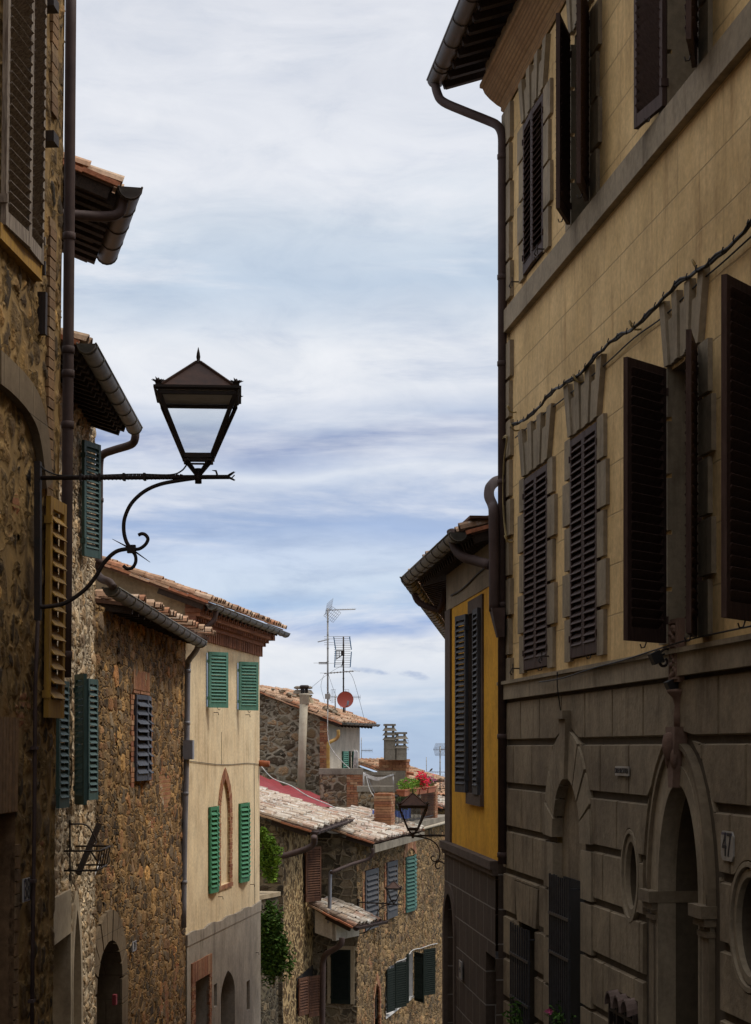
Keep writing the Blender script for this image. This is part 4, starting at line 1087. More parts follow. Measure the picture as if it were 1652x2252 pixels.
# ================================================================= L1: near stone house on the left
aL = P2(123, 11.3); L1 = Frame((aL.x - .0825 * 19.3, -8 * K), aL, -7.0, lean=.0125)
root = thing('rubble_house', L1, 'tall rubble stone house with brown downpipe filling the left edge nearest the camera', 'building')
UE = L1.L; UV = UE - 3.6
door1 = hole(L1, -70, 36, -7, -.47)
slot = hole(L1, 103, 108, 4.35, 5.0)
mb = MB(); mb.wall(UV, UE, -4.2, 7.4, [door1], .026); mb.wall(0, UV, -7, 7.9, [dict(door1)], .3); mb.wall(UV, UE, 7.4, 7.9, [], .15); mb.wall(UV, UE, -7, -4.2, [door1], .1)
mb.build('wall', M['stone_l1'], root, L1, False)
mb = MB(); mb.reveal(door1, .6); mb.build('door_reveal', M['brick_dim'], root, L1)
MB().fill(door1, .55).build('door', M['door'], root, L1)
shell_body(root, L1, 0, UE - .01, .3, 6, -7, 7.88, 'stone_l1')
mb = MB(); mb.box(0, UE, .06, 5.9, 7.9, 8.05); mb.build('roof', M['tile_plain'], root, L1)
# big weathered shutters high up
u0, u1 = L1.u(-7, -.05), L1.u(78, -.05); um = L1.u(43, -.05)
fz0 = L1.z(40, 545)
wn = MB(); wn.box(u0 - .06, u1 + .05, -.05, .02, fz0 - .11, fz0 - .0); wn.box(u1, u1 + .04, -.05, .02, fz0, 7.3); wn.box(u0 - .03, u0, -.01, .02, fz0, 7.3)
w = wn.build('window', M['sh_yellow'], root, L1)
shutter(w, L1, u0, 1, .04, um - u0 - .003, fz0, 7.2, 'sh_grey', d=-.05, pitch=.075, flip=1, jit=.003, tilt=36, cov=.62)
shutter(w, L1, u1, -1, .03, u1 - um - .003, fz0, 7.2, 'sh_grey', d=-.05, pitch=.075, flip=-1, jit=.003, tilt=36, cov=.62)
# brick quoin strips and putlog stubs
ua, ub = L1.u(93), L1.u(106)
for args in ((ua, ub, 1.7, 4.1), (ua, ub, 4.9, 7.3), (L1.u(135), UE - .005, 1.0, 4.4)):
    mb = MB(); bricks(mb, *args, -.014, .05, .4, .075, .004); mb.build('brick_strip', M['brick_dim'], root, L1)
mb = MB()
for (x, y) in ((97, 12), (97, 308)): u, z = L1.pix(x, y); mb.box(u - .10, u + .06, -.10, .02, z - .04, z + .04)
u, z = L1.pix(88, 690); mb.box(u - .03, u + .03, -.05, .02, z - .16, z + .16)
u, z = L1.pix(80, 590); mb.box(u - .02, u + .02, -.07, .02, z - .05, z + .05)
mb.each('beam_stub', M['door'], root, L1)
# relieving arch
oc = [L1.pix(x, y) for x, y in ((-14, 770), (10, 792), (40, 822), (66, 858), (82, 900), (92, 950), (97, 1000), (101, 1060))]
ic = [L1.pix(x, y) for x, y in ((-14, 845), (8, 862), (34, 888), (54, 915), (68, 945), (77, 985), (83, 1030), (88, 1075))]
sm2 = lambda pts: [(p.x, p.y) for p in smooth_path([(a, b, 0) for a, b in pts], 4)]
MB().ribbon(sm2(ic), sm2(oc), -.055, .01).build('relieving_arch', M['arch_stone'], root, L1)
# yellow shutter opened against the wall
u = L1.u(89); z1, z0 = L1.z(92, 1088), L1.z(92, 1578)
th = leaf_angle(L1, u, -.04, 1, .52, 139, 1.0)
shutter(root, L1, u, 1, th, .52, z0, z1, 'sh_yellow', d=-.04, pitch=.105, st=.075, flip=-1, label='open yellow louvred shutter leaf', jit=.002)
# door lintel of bricks on end
mb = MB()
for i in range(14):
    a = door1['u1'] - 1.2 + i * .085; mb.box(a + .005, a + .08, -.02, .02, -.46, .22)
mb.build('brick_lintel', M['brick_dim'], root, L1)
mb = MB(); bricks(mb, door1['u1'] + .0, door1['u1'] + .10, -4, -.7, -.012, .05, .3, .09); mb.build('door_jamb', M['brick_dim'], root, L1)
# downpipe at the corner
dk = .055
pts = [L1.inv(P(156 + (145 - 156) * (y / 1490), y, 11.42)) for y in (-60, 400, 900, 1490)]
pts = [(p[0], p[1] + L1.lean * p[2], p[2]) for p in pts]
def ip(y): x = 156 - 11 * y / 1490; p = L1.inv(P(x, y, 11.42)); return Vector((p[0], p[1] + L1.lean * p[2], p[2]))
downpipe(root, L1, [ip(-120), ip(300), ip(700), ip(1100), ip(1490)], .045, 'metal_brown', collars=[ip(520), ip(770), ip(822), ip(935), ip(1440)], smooth=2, label='tall brown downpipe at the house corner')
# conduit under the lamp bracket
cp = [L1.pix(x, y, -.03) for x, y in ((84, 1350), (78, 1500), (76, 1800), (73, 2000), (70, 2300))]
f_ = L1.at(cp[0][0], -.03, -3.6)
mb = MB(); mb.tube([(a, -.03, z) for a, z in cp], .016, 8)
for z in (.0, -1.0, -1.9): mb.box(cp[1][0] - .04, cp[1][0] + .04, -.05, -.01, z - .012, z + .012)
LL = Frame(L1.o, L1.o + L1.e, -3.6, lean=L1.lean)
tag(mb.build('cable_conduit', M['metal_brown'], None, LL), 'thin dark conduit running down the left stone wall below the street lamp', 'pipe')
u0, u1 = L1.u(43, -.03), L1.u(57, -.03)
pl = L1.z(50, 1978), L1.z(50, 1928)
plate('house_number', L1, min(u0, u1), max(u0, u1), pl[0], pl[1], '38', 'white house number 38 on the dark wall at the bottom left', 'sign', .22, d=-.05, group='enamel house numbers', sx=.8)
# lamp on the wall
q = L1.loc(L1.u(83, -.085), -.085, 0); q.z = (HY - 1051) / S * q.y
street_lamp((q.x, q.y, q.z), (-L1.n.x, -L1.n.y), 'large rusted street lamp on a scrolled bracket high on the left wall against the sky', sc=.97)

# ================================================================= E1: tall house whose eave shows behind the pipe
g0, g1 = P(285, 430, 14.0), P(236, 560, 15.8); dr = (g1.xy - g0.xy).normalized(); nn = Vector((-dr.y, dr.x))
E1 = Frame(g0.xy + nn * .95, g1.xy + nn * .95, -6.5)
root = thing('eaved_house', E1, 'tall house behind the left downpipe showing only its projecting brown eave and round gutter', 'building')
zE = 5.52; Lg = (g1 - g0).length
mb = MB(); mb.wall(0, Lg, -6.5, zE + .25); mb.build('wall', M['stone_l2'], root, E1, False)
shell_body(root, E1, 0, Lg, .3, 5, -6.5, zE + .2, 'stone_l2')
roof(root, E1, -.05, Lg + .05, -.85, zE, 4.5, zE + 1.9, 'tile', gut=None, rstep=.36, raf=(.08, .12), chaos=1.2)
MB().gutter((-.08, -.95, zE - .02), (Lg + .08, -.95, zE - .02), .115).build('gutter', M['copper_gutter'], root, E1)
mb = MB(); n = 9
for i in range(n): u = Lg * (i + .5) / n; mb.ob((u, -.42, zE + .02), (.055, 0, 0), (0, .40, .14), (0, -.02, .06))
mb.each('rafter', M['wood_dark'], root, E1)
w3 = [(.06, -.90, zE - .10), (.05, -.86, zE - .24), (.02, -.7, zE - .30), (-.1, -.3, zE - .34), (-.2, .3, zE - .40)]
downpipe(root, E1, w3, .05, 'metal_brown', smooth=5)

# ================================================================= L2: pale rubble house with teal shutters
def plane_pt(x, vp, c, Yc=None): # depth where the plane fX/Y = f c / Y + (vp-CX) meets column x
    return 3128 * c / ((x - CX) - (vp - CX))
c2 = -2.867
Ya, Yb = 12.6, 18.3
pt = lambda Y, c, vp: (c + (vp - CX) / 3128 * Y, Y * K)
L2 = Frame(pt(Ya, c2, 700), pt(Yb, c2, 700), -7.5)
root = thing('pale_rubble_house', L2, 'pale rubble house with teal shutters and deep rafter eave just past the left downpipe', 'building')
uv = L2.u(108)
dA = hole(L2, 118, 150, -7.5, -2.12); dA['u0'] -= .5
dB = hole(L2, 156, 174, -7.5, -2.9, kind='pointed', rise=1.0)
mb = MB(); mb.wall(uv, L2.L, -5.2, 4.6, [dA, dB], .038); mb.wall(0, uv, -7.5, 4.6, [], .2); mb.wall(uv, L2.L, -7.5, -5.2, [dA, dB], .2)
mb.build('wall', M['stone_l2'], root, L2, False)
mb = MB(); mb.reveal(dA, .25); mb.reveal(dB, .25); mb.build('door_reveal', M['limestone'], root, L2)
mb = MB(); mb.ring(dB, .14, -.03, .05, 20, wz=.22); mb.box(dA['u0'], dA['u1'] + .05, -.03, .05, -2.12, -1.62); mb.box(dA['u1'], dA['u1'] + .16, -.03, .05, -7.5, -2.12)
mb.build('door_surround', M['limestone'], root, L2)
mb = MB(); mb.fill(dA, .22); mb.fill(dB, .22); mb.build('door', M['limestone'], root, L2)
shell_body(root, L2, 0, L2.L - .02, .3, 5, -7.5, 4.3, 'stone_l2', zt1=5.3)
ur = (14.3 - Ya) * K * 1.0
roof(root, L2, ur, L2.L - .38, -.46, 4.08, 3.5, 5.4, 'tile', rstep=.30, raf=(.08, .11), chaos=1.2)
mb = MB(); n = 16
for i in range(n): u = ur + (L2.L - .42 - ur) * (i + .5) / n; mb.ob((u, -.20, 4.12), (.07, 0, 0), (0, .24, .08), (0, -.02, .06))
mb.each('rafter', M['wood_dark'], root, L2)
MB().gutter((ur - .05, -.54, 4.06), (L2.L - .36, -.54, 4.06), .095).build('gutter', M['zinc'], root, L2)
iv = lambda x, y, Y: Vector(L2.inv(P(x, y, Y)))
YY = 18.35
dpn = [iv(298, 945, 18.2), iv(297, 965, 18.2), iv(288, 978, 18.25), iv(250, 990, 18.4), iv(226, 1000, 18.45), iv(219, 1020, 18.5), iv(218, 1100, 18.5), iv(216, 1235, 18.5), iv(213, 1258, 18.5), iv(222, 1272, 18.4), iv(240, 1280, 18.25), iv(250, 1292, 18.2)]
downpipe(root, L2, dpn, .052, 'metal_brown', collars=[dpn[6], dpn[7]], smooth=4)
def openleaf(root, fr, hx, tipx, w, yt, yb, mat, zx=None, **kw):
    u = fr.u(hx, -.05); zt_, zb_ = fr.z(zx or hx, yt, -.05), fr.z(zx or hx, yb, -.05)
    s = kw.pop('s', 1); th = leaf_angle(fr, u, -.05, s, w, tipx)
    return shutter(root, fr, u, s, th, w, zb_, zt_, mat, d=-.05, **kw)
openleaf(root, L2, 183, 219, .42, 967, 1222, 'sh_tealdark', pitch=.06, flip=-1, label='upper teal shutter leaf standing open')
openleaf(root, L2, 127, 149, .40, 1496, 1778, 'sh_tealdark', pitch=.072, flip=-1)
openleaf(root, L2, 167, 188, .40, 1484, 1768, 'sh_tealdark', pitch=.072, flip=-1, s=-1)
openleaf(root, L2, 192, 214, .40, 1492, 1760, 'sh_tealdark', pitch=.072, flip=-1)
mb = MB(); mb.box(L2.u(168), L2.u(191), -.01, .02, L2.z(180, 1765), L2.z(180, 1490)); mb.build('window', M['pane'], root, L2)
# wrought iron flag / planter bracket
u, z = L2.pix(150, 1870); q = L2.at(u, 0, z - .35); q = Frame(q.o, q.o + L2.e, z - .35)
mb = MB(); dd = .42
for zz, t_ in ((z + .02, .0), (z - .2, .04)):
    mb.tube([(-.5, -.02, zz), (-.5, -dd + t_, zz), (.5, -dd + t_, zz), (.5, -.02, zz)], .012, 6)
for x in (-.5, -.25, 0, .25, .5): mb.bar((x, -dd, z + .02), (x, -dd + .04, z - .2), .012)
mb.bar((.1, -.1, z - .28), (.45, -.30, z + .28), .05); mb.bar((0, -.02, z - .35), (0, -.02, z + .35), .018)
mb.tube(smooth_path([(0, -.03, z + .3), (.1, -.2, z + .28), (.15, -.3, z + .1), (.05, -.28, z + .05)], 4), .010, 5)
mb.tube(smooth_path([(-.3, -.3, z), (-.2, -.35, z - .1), (-.1, -.3, z - .05)], 4), .010, 5)
tag(mb.build('planter_bracket', M['iron'], None, q), 'empty wrought iron basket bracket on the pale wall above the pointed doorway', 'bracket')

# ================================================================= L3: brown squared-rubble house
c3 = -4.83; L3 = Frame(pt(18.35, -4.80, 1000), pt(25.5, c3 + .0, 1000), -8.5)
root = thing('brown_stone_house', L3, 'brown squared rubble house with one navy shuttered window and an arched door at the foot', 'building')
dr3 = hole(L3, 206, 262, -8.5, -3.28, kind='round', rise=.62)
nich = hole(L3, 273, 284, -2.85, -2.45)
win3 = hole(L3, 294, 327, L3.z(310, 1716), L3.z(310, 1530))
mb = MB(); mb.wall(0, L3.L, -5.4, 1.93, [dr3, win3], .045); mb.wall(0, L3.L, -8.5, -5.4, [dr3], .2)
mb.build('wall', M['stone_l3'], root, L3, False)
mb = MB(); mb.reveal(dr3, .5); mb.build('door_reveal', M['arch_stone'], root, L3)
mb = MB(); voussoirs(mb, dr3, .42, 9, -.05, .06, wz=.42)
z = -3.3
while z > -8.3:
    for (a, b) in ((dr3['u0'] - .36, dr3['u0']), (dr3['u1'], dr3['u1'] + .36 + (.12 if int(z * 7) % 2 else 0))): mb.box(a, b, -.045, .06, z - .36, z - .01)
    z -= .37
mb.build('door_arch', M['arch_stone'], root, L3)
mb = MB(); mb.fill(dr3, .49); dd_ = mb.build('door', M['dark'], root, L3)
mb = MB(); a, b = dr3['u0'], dr3['u1']; m = (a + b) / 2
mb.box(a, b, .40, .47, -8.4, -3.42); mb.box(a, b, .36, .47, -3.46, -3.36)
for x0 in (a + .08, m + .05):
    for (za, zb_) in ((-3.6, -4.6), (-4.75, -5.7)): mb.box(x0, x0 + (b - a) / 2 - .14, .375, .41, zb_, za)
for x in (m, a + .25, b - .25): mb.box(x - .02, x + .02, .38, .44, -3.4, -2.7)
mb.build('door_leaf', M['door'], dd_, L3)
shell_body(root, L3, 0, L3.L, .3, 5, -8.5, 1.92, 'stone_l3', ends=(True, False), zt1=1.95)
w = window(root, L3, win3, .18, 'sh_navy', 'brick')
W = (win3['u1'] - win3['u0']) / 2
shutter(w, L3, win3['u0'], 1, .10, W, win3['z0'], win3['z1'], 'sh_navy', d=-.03, pitch=.115, flip=-1, jit=.012, tilt=50)
shutter(w, L3, win3['u1'], -1, .10, W, win3['z0'], win3['z1'], 'sh_navy', d=-.03, pitch=.115, flip=1, jit=.012, tilt=50, label='navy leaf with crooked slats')
mb = MB(); bricks(mb, win3['u0'] - .05, win3['u1'] + .05, win3['z1'] + .02, win3['z1'] + .07, -.01, .03, .3, .05)
for i in range(14): a = win3['u0'] - .05 + i * (win3['u1'] - win3['u0'] + .1) / 14; mb.box(a + .006, a + .085, -.012, .03, win3['z1'] + .08, win3['z1'] + .38)
bricks(mb, win3['u1'] + .01, win3['u1'] + .30, win3['z0'] - .1, win3['z1'], -.012, .03, .25, .075)
bricks(mb, win3['u0'] - .28, win3['u0'] - .01, win3['z0'] - .1, win3['z1'], -.012, .03, .25, .075)
mb.build('brick_surround', M['brick'], w, L3)
random.seed(11)
roof(root, L3, 1.5, L3.L + .12, -.46, 1.98, .9, 2.14, 'tile', rstep=.5, chaos=1.9, verge=False)
mb = MB(); a_, b_ = Vector(L3.inv(P(243, 1292, 18.25))), Vector(L3.inv(P(442, 1412, 24.6)))
mb.gutter(a_, b_, .105); mb.build('gutter', M['zinc'], root, L3)
iv = lambda x, y, Y: Vector(L3.inv(P(x, y, Y)))
dp = [iv(436, 1412, 24.5), iv(434, 1426, 24.6), iv(425, 1440, 24.9), iv(416, 1452, 25.1), iv(413, 1475, 25.2), iv(411, 1650, 25.2), iv(406, 1850, 25.2), iv(404, 2040, 25.2)]
downpipe(root, L3, dp, .05, 'lead_pipe', collars=[dp[4], iv(411.5, 1590, 25.2), iv(408, 1745, 25.2), iv(405, 1940, 25.2)], smooth=3, label='grey blue downpipe between the stone and cream houses')
mb = MB(); c = iv(411, 1650, 25.15); mb.box(c.x - .12, c.x + .09, c.y - .12, c.y + .05, c.z - .16, c.z + .18); mb.build('junction_box', M['lead_pipe'], root, L3)
mb = MB(); u, z = L3.pix(385, 2060); mb.box(u - .25, u, -.10, .01, z - .25, z + .25)
u0, u1 = L3.u(287, -.03), L3.u(296, -.03)
plate('house_number', L3, u0, u1, L3.z(291, 2092, -.03), L3.z(291, 2070, -.03), '30', 'white house number 30 on the brown stone wall beside the arched door', 'sign', .16, group='enamel house numbers', d=-.05)
u, z = L3.pix(252, 2197, -.06); q = L3.at(u, -.05, z - .07); q = Frame(q.o, q.o + L3.e, z - .07)
mb = MB(); mb.box(-.12, .0, -.05, -.0, z - .07, z + .07); mb.box(-.10, -.02, -.055, -.05, z + .03, z + .045); tag(mb.build('letter_box', M['red_paint'], None, q), 'little red box on the jamb of the brown house arched door', 'letter box')
mb = MB(); us = [L3.pix(x, y) for x, y in ((200, 1935), (208, 1915), (214, 1895), (219, 1880))]
mb.tube([(max(.01, a), -.03, z + .02 * math.sin(i * 2)) for i, (a, z) in enumerate(us)], .008, 5)
q = Frame(L3.loc(us[0][0], 0, 0).xy, L3.loc(us[0][0] + 1, 0, 0).xy, us[0][1])
mb.v = [(v[0] - us[0][0], v[1], v[2]) for v in mb.v]
tag(mb.build('loose_cable', M['cable_white'], None, q), 'short loose white cable on the corner between the pale and brown stone houses', 'cable')

# ================================================================= L4: cream plastered house
L4 = Frame(P2(408, 25.5), P2(571, 31.15), -10)
root = thing('cream_house', L4, 'cream plastered house with green shutters, brick cornice and grey plinth', 'building')
zB = -3.36
hA = hole(L4, 460, 498, L4.z(478, 1555), L4.z(478, 1436)); hB = hole(L4, 527, 563, L4.z(545, 1560), L4.z(545, 1456))
lowA, lowB = hole(L4, 458, 477, L4.z(467, 1962), L4.z(467, 1774)), hole(L4, 524.5, 545, L4.z(535, 1938), L4.z(535, 1766))
na = hole(L4, 485, 505, L4.z(495, 1944), L4.z(495, 1790), kind='pointed', rise=L4.z(495, 1712) - L4.z(495, 1790))
gd = hole(L4, 483, 514, -10, L4.z(499, 2190), kind='pointed', rise=L4.z(499, 2134) - L4.z(499, 2190))
sA, sB = hole(L4, 468, 475, L4.z(471, 2214), L4.z(471, 2164)), hole(L4, 540, 547, L4.z(543, 2222), L4.z(543, 2157))
bw = hole(L4, 425, 456, -10, L4.z(440, 2150))
mb = MB(); mb.wall(0, L4.L, zB, 2.35, [na, lowA, lowB]); mb.wall(0, L4.L, -10, zB, [gd, sA, sB, bw]); mb.reveal(na, .05)
mb.build('wall', M['cream'], root, L4)
# grey plinth slightly proud with uneven top
random.seed(5)
pl_ = MB(); pl_.wall(0, L4.L, -10, zB - .06, [gd, sA, sB, bw], None, -.025)
for h, dpth in ((gd, .3), (sA, .2), (sB, .2), (bw, .25)): pl_.reveal(h, dpth, -.025)
top = [(L4.L * i / 30, zB + .02 * math.sin(i * .9) + random.uniform(-.012, .012)) for i in range(31)]
pl_.ribbon([(a, zB - .2) for a, b in top], top, -.04, .0)
pl_.build('plinth', M['l4_base'], root, L4)
mb = MB(); mb.fill(gd, .28); mb.fill(sA, .18); mb.fill(sB, .18); mb.fill(bw, .22); mb.each('dark_opening', M['dark'], root, L4)
mb = MB(); tp = bw['z1']; bricks(mb, bw['u0'] - .28, bw['u0'], -9, tp, -.05, .06, .25, .075); bricks(mb, bw['u1'], bw['u1'] + .2, -9, tp, -.05, .06, .25, .075)
for i in range(18): a = bw['u0'] - .3 + i * (bw['u1'] - bw['u0'] + .5) / 18; mb.box(a + .006, a + (bw['u1'] - bw['u0'] + .5) / 18 - .006, -.055, .0, tp + .0, tp + .36)
mb.build('brick_window_surround', M['brick'], root, L4)
for h, x in ((lowA, 0), (lowB, 0)):
    w = window(root, L4, h, .16, 'sh_green', 'cream'); W = (h['u1'] - h['u0']) / 2
    for s in (1, -1): shutter(w, L4, h['u0'] if s > 0 else h['u1'], s, .16, W, h['z0'], h['z1'], 'sh_green', d=-.03, pitch=.09, flip=-s, tilt=50, label='closed green leaf')
for (hx, tx, yt, yb) in ((459, 501, 1433, 1556), (526, 568, 1455, 1562)):
    u = L4.u(hx, -.05); zt_, zb_ = L4.z(hx, yt, -.05), L4.z(hx, yb, -.05)
    wq = MB(); wq.box(u + .03, u + .42, -.005, .02, zb_ + .02, zt_ - .02); ww = wq.build('window', M['pane'], root, L4)
    th = leaf_angle(L4, u, -.05, 1, .46, tx); shutter(ww, L4, u, 1, th, .46, zb_, zt_, 'sh_teal', d=-.05, pitch=.062, flip=-1, hooks=True, label='open teal leaf')
# blind lancet with brick surround
mb = MB(); ow = na['u0'] - L4.u(479); voussoirs(mb, na, ow, 22, -.012, .03, wz=.22)
for (a, b) in ((na['u0'] - ow, na['u0']), (na['u1'], na['u1'] + ow)): bricks(mb, a, b, na['z0'] - .0, na['z1'], -.012, .04, .30, .07)
bricks(mb, na['u0'] - ow, na['u1'] + ow, na['z0'] - .09, na['z0'], -.03, .06, .28, .07)
mb.build('brick_lancet', M['brick'], root, L4)
MB().fill(na, .045).build('lancet_infill', M['cream'], root, L4)
# corbelled brick cornice
mb = MB(); z = 2.0
mb.box(-.02, L4.L + .1, -.10, .0, z + .22, z + .29); mb.box(-.02, L4.L + .22, -.27, .0, z + .36, z + .43); mb.box(-.02, L4.L + .26, -.31, .0, z + .50, z + .57)
for (zz, o, h_) in ((z + .0, .06, .22), (z + .29, .20, .07), (z + .43, .29, .07)):
    n = int(L4.L / .20)
    for i in range(n + 1): u = i * L4.L / n; mb.box(u - .055, u + .055, -o, .0, zz, zz + h_)
mb.box(L4.L, L4.L + .12, -.12, .25, z + .22, z + .29); mb.box(L4.L, L4.L + .26, -.30, .25, z + .36, z + .57)
mb.build('brick_cornice', M['brick_dark'], root, L4)
MB().box(0, L4.L, -.02, .0, 2.57, 2.69).build('frieze', M['wood_dark'], root, L4)
# gable end towards the camera
RD = 5.2; zr = 2.62; slope = .37
mb = MB(); mb.add([(0, 0, -10), (0, RD, -10), (0, RD, 2.54 + slope * (RD + .46)), (0, 0, 2.54 + slope * .46)], [(0, 1, 2, 3)])
mb.build('gable_wall', M['l4_gable'], root, L4)
mb = MB(); n = 7
for i in range(6):
    for j in range(3): mb.box(-.03 - random.uniform(0, .01), .0, .02 + j * .26 + (i % 2) * .1, .02 + j * .26 + .23 + (i % 2) * .1, 1.95 + i * .08, 2.02 + i * .08)
mb.build('brick_return', M['brick'], root, L4)
shell_body(root, L4, 0, L4.L, .3, RD, -10, 2.3, 'cream', ends=(False, True), zt1=2.3 + slope * RD)
random.seed(21)
roof(root, L4, -.22, L4.L + .32, -.46, 2.60, RD, 2.60 + slope * (RD + .46), 'tile', rstep=.4, chaos=1.5, wall_d=.2, thick=.07)
MB().gutter((-.25, -.53, 2.54), (L4.L + .38, -.53, 2.52), .085).build('gutter', M['zinc'], root, L4)
downpipe(root, L4, [(.12, -.53, 2.46), (.10, -.50, 2.30), (.02, -.34, 2.14), (-.08, -.12, 2.04), (-.12, .1, 1.98)], .045, 'metal_brown', smooth=4)
MB().tube([(L4.L - .06, -.22, L4.z(571, 1680)), (L4.L - .02, .05, L4.z(571, 1678))], .07, 10).build('drain_stub', M['terracotta'], root, L4)
mb = MB(); pts = [(L4.u(x), -.015, L4.z(x, y) + .01 * math.sin(x * .5)) for x, y in ((415, 1674), (450, 1677), (485, 1681), (520, 1681), (545, 1679), (570, 1682))]
mb.tube(smooth_path(pts, 4), .006, 5); mb.tube([(L4.u(486), -.012, L4.z(486, 1610)), (L4.u(486), -.012, L4.z(486, 1681))], .004, 4)
mb.tube([(L4.u(558), -.012, L4.z(558, 1680)), (L4.u(560), -.012, L4.z(560, 2080))], .005, 4)
mb.build('wall_cable', M['cable'], root, L4)
for (x, y) in ((470, 1567), (540, 1572), (480, 1972), (550, 1945), (560, 2095)):
    mb = MB(); u, z = L4.pix(x, y); mb.tube([(u, .01, z), (u, -.09, z), (u, -.10, z - .05)], .007, 5); mb.build('shutter_stay', M['iron'], root, L4)
# ================================================================= R2: yellow house beyond the palazzo
c5 = 3.22; A_, B_ = pt(20.0, c5, 480), pt(16.35, c5, 480)
R2 = Frame(A_, B_, -9.0)      # u runs towards the camera
root = thing('yellow_house', R2, 'deep yellow house with a dark blocked base and wide shadowed eave beyond the palazzo', 'building')
zb2 = -1.30; zE2 = 2.48
w2 = hole(R2, 1035, 1062, R2.z(1045, 1745), R2.z(1045, 1345))
ar2 = hole(R2, 985.2, 1001, -9, -2.55, kind='round', rise=.55); ar2['u0'] = .05; ar2['u1'] = R2.u(1006)
dr2 = hole(R2, 1075, 1098, -9, -2.42)
mb = MB(); mb.wall(0, R2.L, zb2, 1.92, [w2]); mb.build('wall', M['yellow'], root, R2)
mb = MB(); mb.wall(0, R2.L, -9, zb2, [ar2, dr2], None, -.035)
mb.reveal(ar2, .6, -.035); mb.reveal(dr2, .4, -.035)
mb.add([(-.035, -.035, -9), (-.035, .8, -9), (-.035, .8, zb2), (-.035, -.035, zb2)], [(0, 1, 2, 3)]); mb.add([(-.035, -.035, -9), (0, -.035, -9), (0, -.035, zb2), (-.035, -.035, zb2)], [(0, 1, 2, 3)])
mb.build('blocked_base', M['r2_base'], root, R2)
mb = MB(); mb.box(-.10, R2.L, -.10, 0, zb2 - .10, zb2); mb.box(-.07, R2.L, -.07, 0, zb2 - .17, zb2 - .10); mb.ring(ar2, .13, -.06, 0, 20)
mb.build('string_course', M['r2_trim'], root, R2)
mb = MB(); mb.fill(ar2, .5); mb.fill(dr2, .34); mb.each('door', M['dark'], root, R2)
MB().box(-.01, R2.L, -.012, .0, 1.92, 2.75).build('frieze', M['grey_trim'], root, R2)
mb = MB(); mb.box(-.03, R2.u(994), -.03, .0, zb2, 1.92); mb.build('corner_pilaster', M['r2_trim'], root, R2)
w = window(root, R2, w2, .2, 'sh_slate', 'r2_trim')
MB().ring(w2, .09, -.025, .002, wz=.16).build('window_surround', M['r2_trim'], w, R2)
MB().box(w2['u0'] - .1, w2['u1'] + .1, -.05, 0, w2['z0'] - .14, w2['z0']).build('sill', M['r2_trim'], w, R2)
zt_, zb_ = R2.z(1020, 1365), R2.z(1020, 1705)
th = leaf_angle(R2, w2['u0'], -.05, -1, .5, 1003); shutter(w, R2, w2['u0'], -1, th, .5, w2['z0'], w2['z1'], 'sh_slate', d=-.05, pitch=.07, flip=1)
th = leaf_angle(R2, w2['u1'], -.05, -1, .45, 1041); shutter(w, R2, w2['u1'], -1, th, .45, w2['z0'], w2['z1'], 'sh_slate', d=-.05, pitch=.07, flip=1)
shell_body(root, R2, 0, R2.L, .3, 5, -9, 2.5, 'r2_base', ends=(False, True))
# eave 1 with tiles, gutter
random.seed(9)
OV = c5 - 2.69; ul = -.95
roof(root, R2, ul, R2.L - .02, -OV + .16, zE2, 4.0, zE2 + 1.25, 'tile', rstep=.22, raf=(.09, .10), chaos=1.3, pitch=.19)
mb = MB(); n = 26
for i in range(n): u = ul + (R2.L - ul) * (i + .5) / n; mb.ob((u, -.23, zE2 + .02), (.05, 0, 0), (0, .26, .07), (0, -.015, .05))
mb.each('rafter', M['wood_dark'], root, R2)
MB().box(ul, R2.L, -OV + .2, .0, zE2 + .16, zE2 + .19).build('soffit', M['eave_terracotta'], root, R2)
MB().gutter((ul - .05, -OV + .08, zE2), (R2.L - .05, -OV + .08, zE2), .10).build('gutter', M['zinc'], root, R2)
# facade 2 round the corner
a2 = Vector(A_); b2 = Vector((a2.x + .108 * 11.5, a2.y + 11.5 * K))
R2b = Frame(b2, a2, -9.0)
mb = MB(); mb.wall(0, R2b.L, -9, 2.35); mb.build('street_wall', M['yellow'], None, R2b, False)
fw = bpy.data.objects['street_wall']; fw.parent = root; fw.matrix_parent_inverse = (lambda r: __import__('mathutils').Matrix.Translation(r.location) @ __import__('mathutils').Matrix.Rotation(r.rotation_euler.z, 4, 'Z'))(root).inverted()
def adopt(o, r):
    import mathutils
    o.parent = r; o.matrix_parent_inverse = (mathutils.Matrix.Translation(r.location) @ mathutils.Matrix.Rotation(r.rotation_euler.z, 4, 'Z')).inverted()
    return o
ex = Vector(R2.loc(ul, -OV + .16, 0).xy)
ue = R2b.inv((ex.x, ex.y, 0)); d2 = ue[1]
o = roof(None, R2b, 0, ue[0] + .0, d2, zE2, 4.0, zE2 + 1.25, 'tile', rafters=True, rstep=.3, raf=(.08, .10), pitch=.21, verge=False); adopt(o, root)
o = MB().gutter((0, d2 - .09, zE2 - .02), (ue[0] + .10, d2 - .09, zE2 - .0), .10).build('gutter', M['zinc'], None, R2b); adopt(o, root)
o = MB().tube(smooth_path([(R2b.L - 2.4, d2 - .09, zE2 - .1), (R2b.L - 2.4, d2 - .0, zE2 - .25), (R2b.L - 2.3, d2 + .3, zE2 - .38), (R2b.L - 2.2, -.05, zE2 - .5), (R2b.L - 2.2, -.05, -5)], 4), .05, 10).build('downpipe', M['metal_brown'], None, R2b); adopt(o, root)
